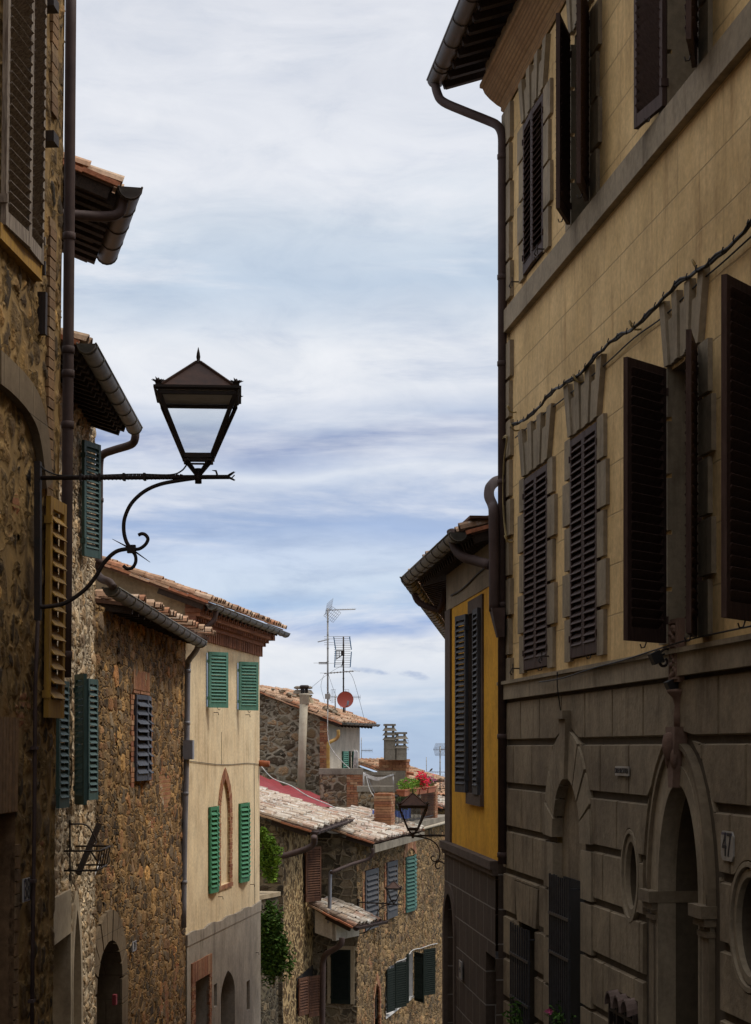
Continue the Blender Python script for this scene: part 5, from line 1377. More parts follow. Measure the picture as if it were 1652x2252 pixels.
# downpipes by the palazzo corner
iv = lambda x, y, Y: Vector(R2.inv(P(x, y, Y)))
a_ = [iv(993, 1168, 16.7), iv(997, 1190, 16.65), iv(1006, 1212, 16.6), iv(1022, 1226, 16.5), iv(1045, 1233, 16.4), iv(1080, 1243, 16.2)]
downpipe(root, R2, a_, .058, 'metal_brown', smooth=4)
a_ = [iv(1106, 1057, 16.9), iv(1092, 1058, 16.6), iv(1078, 1072, 16.4), iv(1076, 1092, 16.3), iv(1084, 1112, 16.2), iv(1086, 1135, 16.1), iv(1087, 1250, 16.1), iv(1087, 1345, 16.1)]
downpipe(root, R2, a_, .060, 'metal_brown', smooth=4, label='short brown pipe with a swan neck ending in a hopper')
c = iv(1092, 1340, 16.08)
mb = MB(); f = 60 * 16.08 / 3128 / 20
zt_, zm_ = P(0, 1338, 16.08).z, P(0, 1402, 16.08).z
mb.add([(c.x - .11, c.y - .07, zt_), (c.x + .11, c.y - .07, zt_), (c.x + .11, c.y + .08, zt_), (c.x - .11, c.y + .08, zt_), (c.x - .02, c.y + .0, zm_), (c.x + .08, c.y, zm_), (c.x + .08, c.y + .08, zm_), (c.x - .02, c.y + .08, zm_)], [(0, 1, 5, 4), (1, 2, 6, 5), (2, 3, 7, 6), (3, 0, 4, 7)])
mb.build('hopper', M['metal_brown'], root, R2)
mb = MB(); pts = [(R2.u(x), -.03, R2.z(x, y) + .008 * math.sin(x)) for x, y in ((996, 1310), (1015, 1300), (1035, 1282), (1055, 1262), (1078, 1243))]
mb.tube(smooth_path(pts, 4), .012, 5); q = Frame(R2.o, R2.o + R2.e, 1.9)
tag(mb.build('twisted_cable', M['cable'], None, q), 'twisted cable along the top of the deep yellow wall under the dark eave', 'cable')
u0, u1 = R2.u(1011, -.06), R2.u(1017, -.06)
plate('house_number', R2, min(u0, u1) , max(u0, u1), R2.z(1014, 2153, -.06), R2.z(1014, 2113, -.06), '45', 'small grey house number 45 beside the dark arch of the yellow house', 'sign', .11, group='enamel house numbers', d=-.06)

# ================================================================= street lamps farther down
Y2 = 29.3; wx = a2.x + .108 * (Y2 - 20)
street_lamp((wx - .04, Y2 * K, -(1838 - HY) / 3128 * Y2), (-1, .08), 'dark street lamp on the yellow house hanging in front of the flowered terrace', sc=1, rot=6)

# ================================================================= M2: stone house with chestnut shutters
M2 = Frame(P2(621, 34), P2(703, 39.2), -12)
root = thing('lit_stone_house', M2, 'stone house with a bleached tile roof and chestnut shutters behind the ivy', 'building')
zM = -1.98
mb = MB(); mb.wall(0, M2.L, -9.5, zM + .12, [], .07); mb.wall(0, M2.L, -12, -9.5, [], .3); mb.build('wall', M['stone_m2'], root, M2, False)
mb = MB(); mb.add([(0, 0, -12), (0, 3.2, -12), (0, 3.2, -.75), (0, 0, zM + .1)], [(0, 1, 2, 3)]); mb.add([(M2.L, 0, -12), (M2.L, 3.2, -12), (M2.L, 3.2, -.75), (M2.L, 0, zM + .1)], [(0, 1, 2, 3)]); mb.each('end_wall', M['stone_m2s'], root, M2)
mb = MB(); z = -2.1; k = 0
random.seed(31)
while z > -11:
    w_ = .55 if k % 2 else .85; mb.box(-.03, .03, -.02, w_, z - .46, z - .03); z -= .48; k += 1
mb.build('quoins', M['stone_m2s'], root, M2)
random.seed(13)
roof(root, M2, -.15, M2.L + .5, -.72, zM, 2.9, zM + 1.16, 'tile_white', rstep=.5, chaos=2.0, pitch=.215, step=.36)
MB().gutter((-.15, -.80, zM - .02), (M2.L + .55, -.80, zM), .085).build('gutter', M['metal_brown'], root, M2)
iv = lambda x, y, Y: Vector(M2.inv(P(x, y, Y)))
downpipe(root, M2, [iv(691, 1840, 33.5), iv(690, 1855, 33.6), iv(676, 1866, 33.6), iv(640, 1878, 33.6), iv(612, 1885, 33.6), iv(590, 1892, 33.8)], .075, 'metal_brown', smooth=4)
u = M2.u(672, -.05); zt_, zb_ = M2.z(676, 1862, -.05), M2.z(676, 1982, -.05)
ww = MB().box(u + .03, u + .9, -.005, .02, zb_, zt_).build('window', M['dark'], root, M2)
th = leaf_angle(M2, u, -.05, 1, .62, 706); shutter(ww, M2, u, 1, th, .62, zb_, zt_, 'sh_rust', d=-.05, pitch=.06, flip=-1)
zt_, zb_ = M2.z(660, 2150, -.05), M2.z(660, 2228, -.05); u = M2.u(657, -.05)
ww = MB().box(u, M2.u(688), -.005, .02, zb_, zt_).build('window', M['dark'], root, M2)
th = leaf_angle(M2, u, -.05, 1, .5, 678); shutter(ww, M2, u, 1, th, .5, zb_ - .05, zt_, 'sh_rust', d=-.05, pitch=.065, flip=-1)
openleaf(ww, M2, 679, 704, .5, 2148, 2238, 'sh_rust', pitch=.065, flip=-1)
mb = MB(); u, z = M2.pix(690, 2050); mb.bar((u, -.05, z - .15), (u, -.35, z + .25), .07); mb.bar((u, -.02, z - .25), (u, -.02, z + .3), .03)
mb.build('iron_bracket', M['iron'], root, M2)

# ================================================================= M3: long stone house with terrace
M3 = Frame(P2(785, 38), P2(985, 50.0), -15)
root = thing('terraced_stone_house', M3, 'long stone house with slate, teal and blackish shutters below the flowered terrace', 'building')
z3 = -2.50; ut = M3.u(897)
wins = [hole(M3, 801, 824, M3.z(812, 2043), M3.z(812, 1912)), hole(M3, 849, 867, M3.z(858, 2018), M3.z(858, 1894)), hole(M3, 891, 913, M3.z(902, 2002), M3.z(902, 1882))]
wl = [hole(M3, 849, 908, M3.z(880, 2212), M3.z(880, 2112))]
nic = hole(M3, 823, 835, -15, M3.z(829, 2205), kind='pointed', rise=.55)
mb = MB(); mb.wall(0, M3.L, -11.5, z3, wins + wl + [nic], .075); mb.wall(0, M3.L, -15, -11.5, [nic], .4)
mb.build('wall', M['stone_m3'], root, M3, False)
mb = MB()
mb.add([(0, 0, -15), (0, 5, -15), (0, 5, z3 + 1.5), (0, 0, z3)], [(0, 1, 2, 3)]); mb.build('side_wall', M['stone_m2s'], root, M3)
shell_body(root, M3, 0, M3.L, .4, 5, -15, z3, 'stone_m3b', ends=(False, True), zt1=z3 + .3, top=False)
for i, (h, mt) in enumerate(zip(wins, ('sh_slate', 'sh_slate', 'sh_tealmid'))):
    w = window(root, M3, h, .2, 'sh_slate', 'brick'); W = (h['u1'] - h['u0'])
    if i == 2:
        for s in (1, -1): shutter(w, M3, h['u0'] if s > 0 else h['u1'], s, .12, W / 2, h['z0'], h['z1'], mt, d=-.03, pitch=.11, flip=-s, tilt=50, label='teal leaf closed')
        mb = MB(); voussoirs(mb, dict(h, kind='pointed', rise=.25), .22, 12, -.02, .02, wz=.5); mb.build('brick_arch', M['brick'], w, M3)
    else: shutter(w, M3, h['u0'], 1, .05, W, h['z0'], h['z1'], mt, d=-.03, pitch=.13, st=.12, flip=-1, tilt=50, label='slate grey shutter with wide slats')
    mb = MB(); bricks(mb, h['u0'] - .22, h['u0'] - .01, h['z0'], h['z1'], -.015, .03, .25, .08); mb.build('brick_jamb', M['brick'], w, M3); mb = MB(); bricks(mb, h['u1'] + .01, h['u1'] + .22, h['z0'], h['z1'], -.015, .03, .25, .08); mb.build('brick_jamb', M['brick'], w, M3)
h = wl[0]; w = window(root, M3, h, .35, 'white_paint', 'white_paint')
MB().box(h['u0'] - .07, h['u1'] + .07, -.02, .35, h['z0'] - .06, h['z0'] + .01).build('sill', M['white_paint'], w, M3)
for (hx, tx, yt, yb, s_, ww_) in ((851, 868, 2133, 2228, 1, .62), (869, 894, 2119, 2218, 1, .62), (895, 899, 2098, 2206, 1, .12), (912, 932, 2093, 2200, 1, .62), (932, 957, 2088, 2190, 1, .62)):
    openleaf(w, M3, hx, tx, ww_, yt, yb, 'sh_black', s=s_, pitch=.065, flip=-s_)
mb = MB(); voussoirs(mb, nic, .14, 12, -.02, .03, wz=.3); bricks(mb, nic['u0'] - .14, nic['u0'], -12, nic['z1'], -.02, .05, .2, .08); bricks(mb, nic['u1'], nic['u1'] + .14, -12, nic['z1'], -.02, .05, .2, .08)
o = mb.build('brick_niche', M['brick'], root, M3); MB().fill(nic, .25).build('niche_back', M['brick_dark'], o, M3)
random.seed(17)
roof(root, M3, -.25, ut, -.52, z3 - .02, 1.35, z3 + .57, 'tile_white', rstep=.5, chaos=2.4, pitch=.21, step=.34)
MB().box(-.2, ut - .1, -.54, -.48, z3 - .28, z3 - .08).build('fascia', M['cement'], root, M3)
iv = lambda x, y, Y: Vector(M3.inv(P(x, y, Y)))
downpipe(root, M3, [iv(820, 1866, 37.6), iv(819, 1880, 37.6), iv(808, 1890, 37.6), iv(775, 1900, 37.4), iv(735, 1916, 37.0), iv(728, 1920, 37.0)], .045, 'metal_brown', smooth=4)
downpipe(root, M3, [iv(730, 1918, 37.0), iv(726, 1926, 37.0), iv(725, 1990, 37.0), iv(723, 2030, 37.0)], .05, 'lead_pipe', smooth=3, label='pale grey lower pipe')
mb = MB(); pts = [(M3.u(x), -.03, M3.z(x, y)) for x, y in ((870, 2115), (890, 2108), (905, 2090), (925, 2085), (945, 2078), (960, 2075))]
mb.tube(smooth_path(pts, 4), .015, 5); mb.build('wall_cable', M['cable_white'], root, M3)
# terrace on top of the far part
zt = -2.30
ta, tb = M3.u(863), M3.u(953)
mb = MB(); mb.box(M3.u(850), M3.L, -.16, 5, z3, z3 + .16); mb.build('terrace_ledge', M['cement'], root, M3)
mb = MB(); mb.tube([(M3.u(868), -.20, z3 - .06), (M3.L, -.20, z3 - .04)], .05, 8); mb.build('terrace_gutter', M['pipe_cream'], root, M3)
zr = M3.z(905, 1748)
mb = MB(); z_top = z3 + .16 + .92
n = 30
for i in range(n + 1): u = ta + .15 + (tb - ta - .3) * i / n; mb.bar((u, -.02, z3 + .2), (u, -.02, z_top), .022)
mb.box(ta, tb, -.035, -.005, z_top - .02, z_top + .02); mb.box(ta, tb, -.035, -.005, z3 + .24, z3 + .27)
mb.build('railing', M['iron'], root, M3)
mb = MB(); bricks(mb, tb - .05, tb + .45, z3 + .16, z_top + .12, -.08, .5, .25, .075); mb.build('brick_pier', M['brick'], root, M3); mb = MB(); bricks(mb, ta - .65, ta + .0, z3 + .16, z_top + .1, -.08, .5, .25, .075)
n_ = 0
mb.build('brick_pier', M['brick'], root, M3)
MB().box(ta + 1.0, tb, .75, .8, z3 + .16, z3 + .62).build('blue_screen', M['blue_tarp'], root, M3)
mb = MB(); leaves(mb, ((ta + tb) / 2, .5, z3 + .78), ((tb - ta) * .5, .25, .26), 1300, .055, -.3); f_ = Frame(M3.o, M3.o + M3.e, z3 + .16)
tag(mb.build('terrace_shrubs', M['leaf'], None, f_), 'dark green potted shrubs behind the terrace railing', 'plant')
# flower boxes hung on the railing
for i, (xa, xb, mt, lb) in enumerate(((881, 899, None, 'leftmost terracotta flower box on the terrace railing with trailing green leaves'), (900, 914, 'leaf_light', 'terracotta flower box with yellow green leaves, second from the left on the railing'), (915, 933, 'petal_red', 'terracotta flower box full of bright red flowers on the terrace railing'), (934, 951, 'petal_pink', 'rightmost terracotta flower box with small pink flowers on the railing'))):
    ua, ub = M3.u(xa, -.1), M3.u(xb, -.1); m = (ua + ub) / 2; w_ = (ub - ua) / 2 * .95; q = M3.at(m, -.1, z_top - .05); q = Frame(q.o, q.o + M3.e, z_top - .05); zc = z_top - .03
    rt = thing('flower_box', q, lb, 'flower box', 'flower boxes along the terrace railing')
    mb = MB(); mb.add([(-w_ * .9, -.10, zc), (w_ * .9, -.10, zc), (w_ * .9, .10, zc), (-w_ * .9, .10, zc), (-w_, -.13, zc + .2), (w_, -.13, zc + .2), (w_, .13, zc + .2), (-w_, .13, zc + .2)], [(0, 3, 2, 1), (4, 5, 6, 7), (0, 1, 5, 4), (1, 2, 6, 5), (2, 3, 7, 6), (3, 0, 4, 7)])
    mb.box(-w_ - .015, w_ + .015, -.145, .145, zc + .17, zc + .205)
    mb.build('trough', M['terracotta'], rt, q)
    leaves(MB(), (0, 0, zc + .33), (w_ * 1.1, .2, .22), 420, .045, -.3).build('foliage', M['leaf_light' if i < 2 else 'leaf'], rt, q)
    if i == 0: leaves(MB(), (w_ * .5, -.2, zc + .05), (w_ * .5, .1, .3), 160, .045, -.3).build('trailing_leaves', M['leaf_light'], rt, q)
    if mt and i >= 2: leaves(MB(), (0, -.05, zc + (.40 if i == 2 else .42)), (w_ * 1.25, .24, .34 if i == 2 else .18), 230 if i == 2 else 150, .07 if i == 2 else .03, -.1).build('flowers', M[mt], rt, q)
    elif i == 0: leaves(MB(), (0, -.05, zc + .42), (w_ * 1.0, .15, .1), 40, .025, -.1).build('flowers', M['petal_pink'], rt, q)
# third lamp, on the corner of this house
u = .05; q = M3.loc(.04, -.03, 0)
street_lamp((q.x, q.y, -(1985 - HY) / 3128 * 38), (1.0, -.45), 'small street lamp in front of the middle slate shutter of the stone house', sc=.68, arm=.86, rot=20)
# side wall of this house faces the camera: tall shuttered window
M3S = Frame(M3.loc(0, 3.2, 0).xy, M3.loc(0, 0, 0).xy, -15); ws = hole(M3S, 729, 772, M3S.z(750, 2207), M3S.z(750, 2088))
w = MB().ring(ws, .10, -.06, .02).build('window', M['limestone'], None, M3S); adopt(w, root)
o = shutter(None, M3S, ws['u0'], 1, .03, ws['u1'] - ws['u0'], ws['z0'], ws['z1'], 'sh_black', d=-.05, pitch=.06, flip=-1, label='tall blackish closed shutter'); adopt(o, root)
# small tiled canopy roof against the side wall
LW_ = Frame(P2(738, 36.9), P2(790, 37.9), -6)
root = thing('canopy_roof', LW_, 'small tiled canopy roof with a dark gutter above the tall blackish shutter', 'roof')
zl = -4.62
mb = MB(); mb.box(0, LW_.L, 0, .10, zl - .38, zl + .1); mb.build('wall', M['white_plaster'], root, LW_)
mb = MB(); mb.add([(0, -.02, zl - .38), (0, .6, zl - .2), (0, .6, zl + .40), (0, -.02, zl + .06)], [(0, 1, 2, 3)]); mb.build('end_wall', M['white_plaster'], root, LW_)
roof(root, LW_, -.1, LW_.L + .15, -.55, zl, .75, zl + .55, 'tile_white', rstep=.6, chaos=1.5, pitch=.20, step=.34)
MB().gutter((-.1, -.63, zl), (LW_.L + .3, -.63, zl + .02), .085).build('gutter', M['metal_brown'], root, LW_)
iv = lambda x, y, Y: Vector(LW_.inv(P(x, y, Y)))
downpipe(root, LW_, [iv(752, 2062, 36.2), iv(750, 2076, 36.2), iv(735, 2088, 36.3), iv(718, 2098, 36.4), iv(711, 2114, 36.5), iv(710, 2150, 36.5), iv(708, 2320, 36.5)], .075, 'metal_brown', smooth=4)

# ================================================================= M1: dark rubble house with antennas
a1, b1 = P2(540, 50.62), P2(722, 50.1)
ev = (b1 - a1).normalized(); G1 = Frame(a1, b1, -9)   # gable faces the camera, u runs right
root = thing('rubble_gable_house', G1, 'dark rubble gable house with a cream flue pipe, behind the dark red flashing', 'building')
L = G1.L; zA, zB_ = 2.28, 1.12
mb = MB(); mb.wall(0, L, -4, zA - .1, [], .07, z1b=zB_ - .05); mb.wall(0, L, -9, -4, [], .5); mb.build('gable_wall', M['stone_m1'], root, G1, False)
mb = MB(); bricks(mb, L - .30, L + .01, -3.2, .95, -.03, .06, .3, .08); mb.build('brick_quoin', M['brick'], root, G1)
F1 = Frame(b1, (b1.x - ev.y * 4.9, b1.y + ev.x * 4.9), -9)
wm = hole(F1, 752, 772, F1.z(762, 1702), F1.z(762, 1652))
o = MB().wall(0, 4.9, -9, zB_, [wm]).reveal(wm, .2).build('plaster_wall', M['white_plaster'], None, F1); adopt(o, root)
o = MB().fill(wm, .18).build('window', M['dark'], None, F1); adopt(o, root)
wo = o
th = leaf_angle(F1, wm['u0'], -.05, 1, .55, 766)
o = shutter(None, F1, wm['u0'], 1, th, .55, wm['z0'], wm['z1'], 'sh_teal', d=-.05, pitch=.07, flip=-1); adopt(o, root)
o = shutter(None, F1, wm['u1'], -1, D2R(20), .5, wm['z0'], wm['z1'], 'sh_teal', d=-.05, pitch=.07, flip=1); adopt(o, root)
# roof on the facade frame: eave along F1
random.seed(23)
sl_ = (zA - zB_) / L; RW = L + .1
o = roof(None, F1, -.18, 5.1, -.55, zB_ - .55 * sl_ - .07, RW - .2, zB_ + sl_ * (RW - .2) - .07, 'tile', chaos=2.6, pitch=.2, rstep=.5, under='wood_dark'); adopt(o, root)
o = MB().gutter((-.2, -.62, zB_ - .55 * sl_ - .02), (5.3, -.62, zB_ - .55 * sl_ - .02), .08).build('gutter', M['zinc'], None, F1); adopt(o, root)
# stones lying on the roof
mb = MB(); random.seed(4)
for (x, y, r) in ((592, 1509, .10), (612, 1513, .13), (628, 1520, .14), (640, 1524, .1), (708, 1552, .15), (718, 1556, .15), (728, 1560, .14), (738, 1565, .1)):
    c = G1.inv(P(x, y + 8, 50.6)); mb.lathe((c[0], c[1] + .5, c[2] + .02), [(r * .4, -r * .5), (r, -.1 * r), (r * .9, r * .4), (r * .3, r * .8)], 7)
mb.each('roof_stone', M['stone_m1'], root, G1)
# flue pipe with little chimney pot, and chimney
ip_ = lambda x, y, Y: Vector(G1.inv(P(x, y, Y)))
mb = MB(); mb.tube([ip_(662, 1745, 49.8), ip_(665, 1640, 49.8), ip_(669, 1530, 49.8)], .145, 14)
c = ip_(669.5, 1530, 49.8); mb.lathe((c.x, c.y, c.z), [(.15, -.3), (.17, -.28), (.17, 0), (.19, .02), (.19, .07), (.12, .08)], 14)
fl = mb.build('flue_pipe', M['pipe_cream'], root, G1)
mb = MB()
for k in range(6): an = k * math.pi / 3; mb.box(c.x + .11 * math.cos(an) - .02, c.x + .11 * math.cos(an) + .02, c.y + .11 * math.sin(an) - .02, c.y + .11 * math.sin(an) + .02, c.z + .07, c.z + .27)
mb.lathe((c.x, c.y, c.z + .27), [(.16, 0), (.18, .05), (.14, .1)], 10)
mb.build('pot', M['door'], fl, G1)
cc = ip_(667, 1540, 52.5)
mb = MB(); z_ = cc.z
mb.add([(cc.x - .52, cc.y - .3, z_ - .7), (cc.x + .62, cc.y - .3, z_ - .7), (cc.x + .62, cc.y + .3, z_ - .7), (cc.x - .52, cc.y + .3, z_ - .7), (cc.x - .27, cc.y - .22, z_ + .15), (cc.x + .25, cc.y - .22, z_ + .15), (cc.x + .25, cc.y + .22, z_ + .15), (cc.x - .27, cc.y + .22, z_ + .15)], [(0, 1, 5, 4), (1, 2, 6, 5), (2, 3, 7, 6), (3, 0, 4, 7), (4, 5, 6, 7)])
mb.box(cc.x - .30, cc.x + .28, cc.y - .26, cc.y + .26, z_ + .15, z_ + .21)
ch = mb.build('chimney', M['l4_gable'], root, G1)
mb = MB(); mb.add([(cc.x - .33, cc.y - .3, z_ + .24), (cc.x + .33, cc.y - .3, z_ + .24), (cc.x + .33, cc.y + .3, z_ + .24), (cc.x - .33, cc.y + .3, z_ + .24), (cc.x - .25, cc.y - .24, z_ + .38), (cc.x + .25, cc.y - .24, z_ + .38), (cc.x + .25, cc.y + .24, z_ + .38), (cc.x - .25, cc.y + .24, z_ + .38)], [(0, 3, 2, 1), (4, 5, 6, 7), (0, 1, 5, 4), (1, 2, 6, 5), (2, 3, 7, 6), (3, 0, 4, 7)])
mb.lathe((cc.x, cc.y, z_ + .42), [(.30, 0), (.35, .02), (.35, .06), (.28, .10), (.05, .11)], 14); mb.box(cc.x - .2, cc.x - .16, cc.y - .2, cc.y - .16, z_ + .2, z_ + .45).box(cc.x + .16, cc.x + .2, cc.y - .2, cc.y - .16, z_ + .2, z_ + .45)
mb.build('chimney_cap', M['cement'], ch, G1)
downpipe(root, G1, [ip_(744, 1605, 49.6), ip_(744, 1618, 49.6), ip_(738, 1626, 49.6), ip_(726, 1632, 49.5), ip_(722, 1642, 49.5), ip_(722, 1700, 49.5), ip_(721, 1765, 49.3), ip_(724, 1773, 48.6), ip_(745, 1780, 47.6)], .06, 'pipe_yellow', smooth=4, label='yellow painted downpipe with an elbow')
# red waterproofed strip where the roof meets the gable
random.seed(41)
top = [(566, 1700), (578, 1705), (592, 1711), (606, 1718), (622, 1730), (636, 1730), (650, 1733), (664, 1736), (682, 1744), (700, 1751), (722, 1758), (732, 1768)]
bot = [(566, 1738), (578, 1741), (592, 1742), (606, 1752), (622, 1750), (636, 1761), (650, 1762), (664, 1775), (682, 1770), (700, 1776), (722, 1770), (732, 1776)]
fr_ = Frame(P2(650, 45.5), P2(660, 45.5), -2.4)
mb = MB(); N = len(top); rows = 5; vs = []
for r in range(rows):
    for i in range(N):
        t = r / (rows - 1); p = P(top[i][0] * (1 - t) + bot[i][0] * t, top[i][1] * (1 - t) + bot[i][1] * t, 49.3 * (1 - t) + 44.5 * t); p.z += random.uniform(-.08, .11); vs.append(fr_.inv(p))
mb.add(vs, [(r * N + i, r * N + i + 1, (r + 1) * N + i + 1, (r + 1) * N + i) for r in range(rows - 1) for i in range(N - 1)], True)
tag(mb.build('waterproof_flashing', M['red_paint'], None, fr_), 'crumpled dark red waterproof flashing between the rubble gable and the bleached roof', 'flashing')
# rough roof slope between the red strip and the middle roof
for (nm, pts, mt, lb) in (('lean_to_roof', ((735, 1772, 47), (868, 1800, 45), (862, 1832, 43.6), (760, 1800, 43.5)), 'tile_white', ''),): pass

# terrace parapets (stone, brick, grey render)
def wallbox(name, x0, x1, yt, yb, Y, dep, mat, label, cap=.12, cat='wall', brickend=0):
    a, b = P2(x0, Y), P2(x1, Y); zt_, zb_ = (HY - yt) / 3128 * Y, (HY - yb) / 3128 * Y; f = Frame(a, b, zb_); rt = thing(name, f, label, cat)
    MB().box(0, f.L, 0, dep, zb_, zt_ - cap).build('masonry', M[mat], rt, f)
    MB().box(-.04, f.L + .04, -.04, dep + .04, zt_ - cap, zt_).build('coping', M['cement'], rt, f)
    if brickend: mb = MB(); bricks(mb, f.L - brickend, f.L + .02, zb_, zt_ - cap, -.02, dep, .24, .08); mb.build('brick_end', M['brick'], rt, f)
    return rt
random.seed(51)
wallbox('parapet_wall', 704, 796, 1690, 1775, 47.0, .45, 'stone_m3b', 'rubble parapet with a brick end just below the green shutters of the pale facade', .2, brickend=.5)
wallbox('parapet_wall', 796, 868, 1698, 1745, 50.0, .3, 'cement', 'smooth grey rendered parapet behind the clothes line', .1)
wallbox('parapet_wall', 788, 864, 1729, 1822, 44.0, .45, 'stone_m3b', 'rubble parapet with grey coping and tall brick end left of the terrace railing', .17, brickend=.45)
# rough slope of tiles and rubble under the parapets
fr_ = Frame(P2(735, 46.5), P2(850, 42.5), -2.6)
LR = Frame(P2(790, 41.6), P2(868, 43.6), -4)
rt = thing('rough_lean_to', LR, 'rough bleached lean-to roof slope below the terrace parapets', 'roof')
random.seed(61)
mb = MB(); tiles(mb, -.3, LR.L, 0, LR.z(820, 1812), 1.3, LR.z(820, 1812) + .36, pitch=.36, step=.5, chaos=3); mb.build('tiles', M['tile_white'], rt, LR, False)
mb = MB(); zz = LR.z(820, 1812); mb.add([(-.3, -.1, zz + .02), (LR.L, -.1, zz + .02), (LR.L, 1.4, zz + .44), (-.3, 1.4, zz + .44), (-.3, 1.4, -4), (LR.L, 1.4, -4), (-.3, -.1, -4), (LR.L, -.1, -4)], [(0, 1, 2, 3), (3, 2, 5, 4), (0, 1, 7, 6), (0, 3, 4, 6), (1, 2, 5, 7)]); mb.build('slope', M['cement'], rt, LR)
# clothes line
fr_ = Frame(P2(800, 47.5), P2(865, 47.5), -1.3); mb = MB()
ivf = lambda x, y, Y: Vector(fr_.inv(P(x, y, Y)))
for k in range(5):
    a, b = ivf(800, 1700 + k * 1.2, 48.5 - k * .25), ivf(858, 1707 - k * .6, 47.8 - k * .2); m = (a + b) / 2 - Vector((0, 0, .10 + .02 * k))
    mb.tube(smooth_path([a, m, b], 6), .008, 4)
mb.bar(ivf(848, 1709, 47.5), ivf(866, 1703, 47.5), .10, .05); mb.tube([ivf(864, 1703, 47.5), ivf(866, 1726, 47.5)], .02, 6); mb.tube([ivf(800, 1698, 48.3), ivf(800, 1735, 48.3)], .02, 6)
tag(mb.build('clothes_line', M['cable_white'], None, fr_), 'sagging clothes line strung over the terrace between the grey parapets', 'clothes line')
# drying poles leaning beside the green shutter
fr_ = Frame(P2(778, 49.6), P2(788, 49.6), -.9); ivf = lambda x, y, Y=49.4: Vector(fr_.inv(P(x, y, Y))); mb = MB()
for (x0, x1) in ((777, 780), (783, 779), (786, 783)): mb.tube([ivf(x0, 1702), ivf((x0 + x1) / 2 + 2, 1655), ivf(x1, 1650)], .03, 6)
mb.bar(ivf(778, 1680), ivf(785, 1680), .03)
tag(mb.build('folded_parasol', M['cable_white'], None, fr_), 'folded white parasol leaning by the green shutter of the pale facade', 'parasol')

# ---------------------------------------------------------------- chimney house at the skyline
CH = Frame(P2(780, 52.0), P2(905, 51.5), -5)
root = thing('chimney_house', CH, 'low roofed house carrying the tall twin louvred chimneys on the skyline', 'building')
za, zb_ = CH.z(790, 1676), CH.z(900, 1722)
mb = MB(); mb.wall(0, CH.L, -5, za - .1, z1b=zb_ - .1); mb.build('wall', M['cement'], root, CH, False)
CF = Frame(CH.loc(CH.L, 0, 0).xy, CH.loc(CH.L, 4, 0).xy, -5)
random.seed(71)
o = roof(None, CF, -.1, 4.2, -.15, zb_, CH.L, za + .02, 'tile', chaos=1.8, rafters=False); adopt(o, root)
cb0, cb1 = CH.u(833, -.1), CH.u(897, -.1)
zq0, zq1 = CH.z(870, 1722), CH.z(870, 1668)
mb = MB(); bricks(mb, cb0 + .05, cb1, zq0 + .45, zq1 - .02, -.25, .45, .26, .085); mb.box(cb0 + .08, cb1 - .03, -.2, .18, zq0 - .4, zq1 - .04)
st_ = mb.build('chimney', M['brick'], root, CH)
MB().box(cb0 - .0, cb1 - .06, -.28, .2, zq0 - .3, zq0 + .45).build('rendered_foot', M['cement'], st_, CH)
MB().tube([(cb1 - .1, -.1, zq0 + .38), (cb1 + .22, -.1, zq0 + .34)], .06, 8).build('drain_stub', M['terracotta'], st_, CH)
for (x0, x1, yt) in ((841.5, 866, 1592), (866.5, 891, 1610)):
    YY = 51.0; c = P((x0 + x1) / 2, yt, YY); zb2_ = zq1 - .05; zt_ = c.z; w = (x1 - x0) / 2 / 3128 * YY * .93
    lc = CH.inv(c); rt_ = CH.ang; A = Vector((math.cos(-rt_ + .12), math.sin(-rt_ + .12), 0)); B = Vector((-A.y, A.x, 0)); Z = Vector((0, 0, 1)); o = Vector((lc[0], lc[1] + w, 0)); h0 = zt_ - .58
    mb = MB(); mb.ob(o + Z * (zb2_ + h0) / 2, A * w, B * w, Z * (h0 - zb2_) / 2); mb.ob(o + Z * (zb2_ * .45 + h0 * .55), A * (w + .01), B * (w + .01), Z * .01)
    fl = mb.build('flue', M['cement'], st_, CH); mb = MB()
    def fr8(a, b, z_, hh): return [o + A * (i * q) + B * (j * q) + Z * zz for (q, zz) in ((a, z_), (b, z_ + hh)) for i, j in ((-1, -1), (1, -1), (1, 1), (-1, 1))]
    for k in range(3):
        z_ = h0 + .165 * k
        mb.add(fr8(w * 1.28, w * .86, z_, .115), [(0, 3, 2, 1), (4, 5, 6, 7), (0, 1, 5, 4), (1, 2, 6, 5), (2, 3, 7, 6), (3, 0, 4, 7)])
        for sx_ in (-1, 1):
            for sy_ in (-1, 1): mb.ob(o + A * sx_ * w * .7 + B * sy_ * w * .7 + Z * (z_ + .14), A * .025, B * .025, Z * .04)
    mb.ob(o + Z * (zt_ - .035), A * w * 1.08, B * w * 1.08, Z * .035)
    mb.build('chimney_cap', M['cement'], st_, CH)
# roofs at the far right behind the flowers
random.seed(81)
BR = Frame(P2(862, 57.2), P2(1010, 56.2), -6)
root = thing('far_tiled_house', BR, 'far tiled roof sloping down behind the flower boxes', 'building')
za, zb_ = BR.z(870, 1700), BR.z(985, 1752)
mb = MB(); mb.wall(0, BR.L, -6, BR.z(870, 1745)); mb.build('wall', M['stone_m3b'], root, BR, False)
mb = MB(); tiles(mb, 0, BR.L, -.3, BR.z(930, 1752), 2.0, BR.z(930, 1752) + .52, chaos=1.5); mb.build('roof', M['tile'], root, BR, False)
MB().add([(0, -.3, BR.z(930, 1754)), (BR.L, -.3, BR.z(930, 1754)), (BR.L, 2.0, BR.z(930, 1754) + .50), (0, 2.0, BR.z(930, 1754) + .50)], [(0, 1, 2, 3)]).build('roof_deck', M['eave_terracotta'], root, BR)
FR = Frame(P2(957, 51.6), P2(1010, 52.5), -14)
root = thing('brick_corner_house', FR, 'narrow sunlit brick and rubble house front squeezed beside the yellow house', 'building')
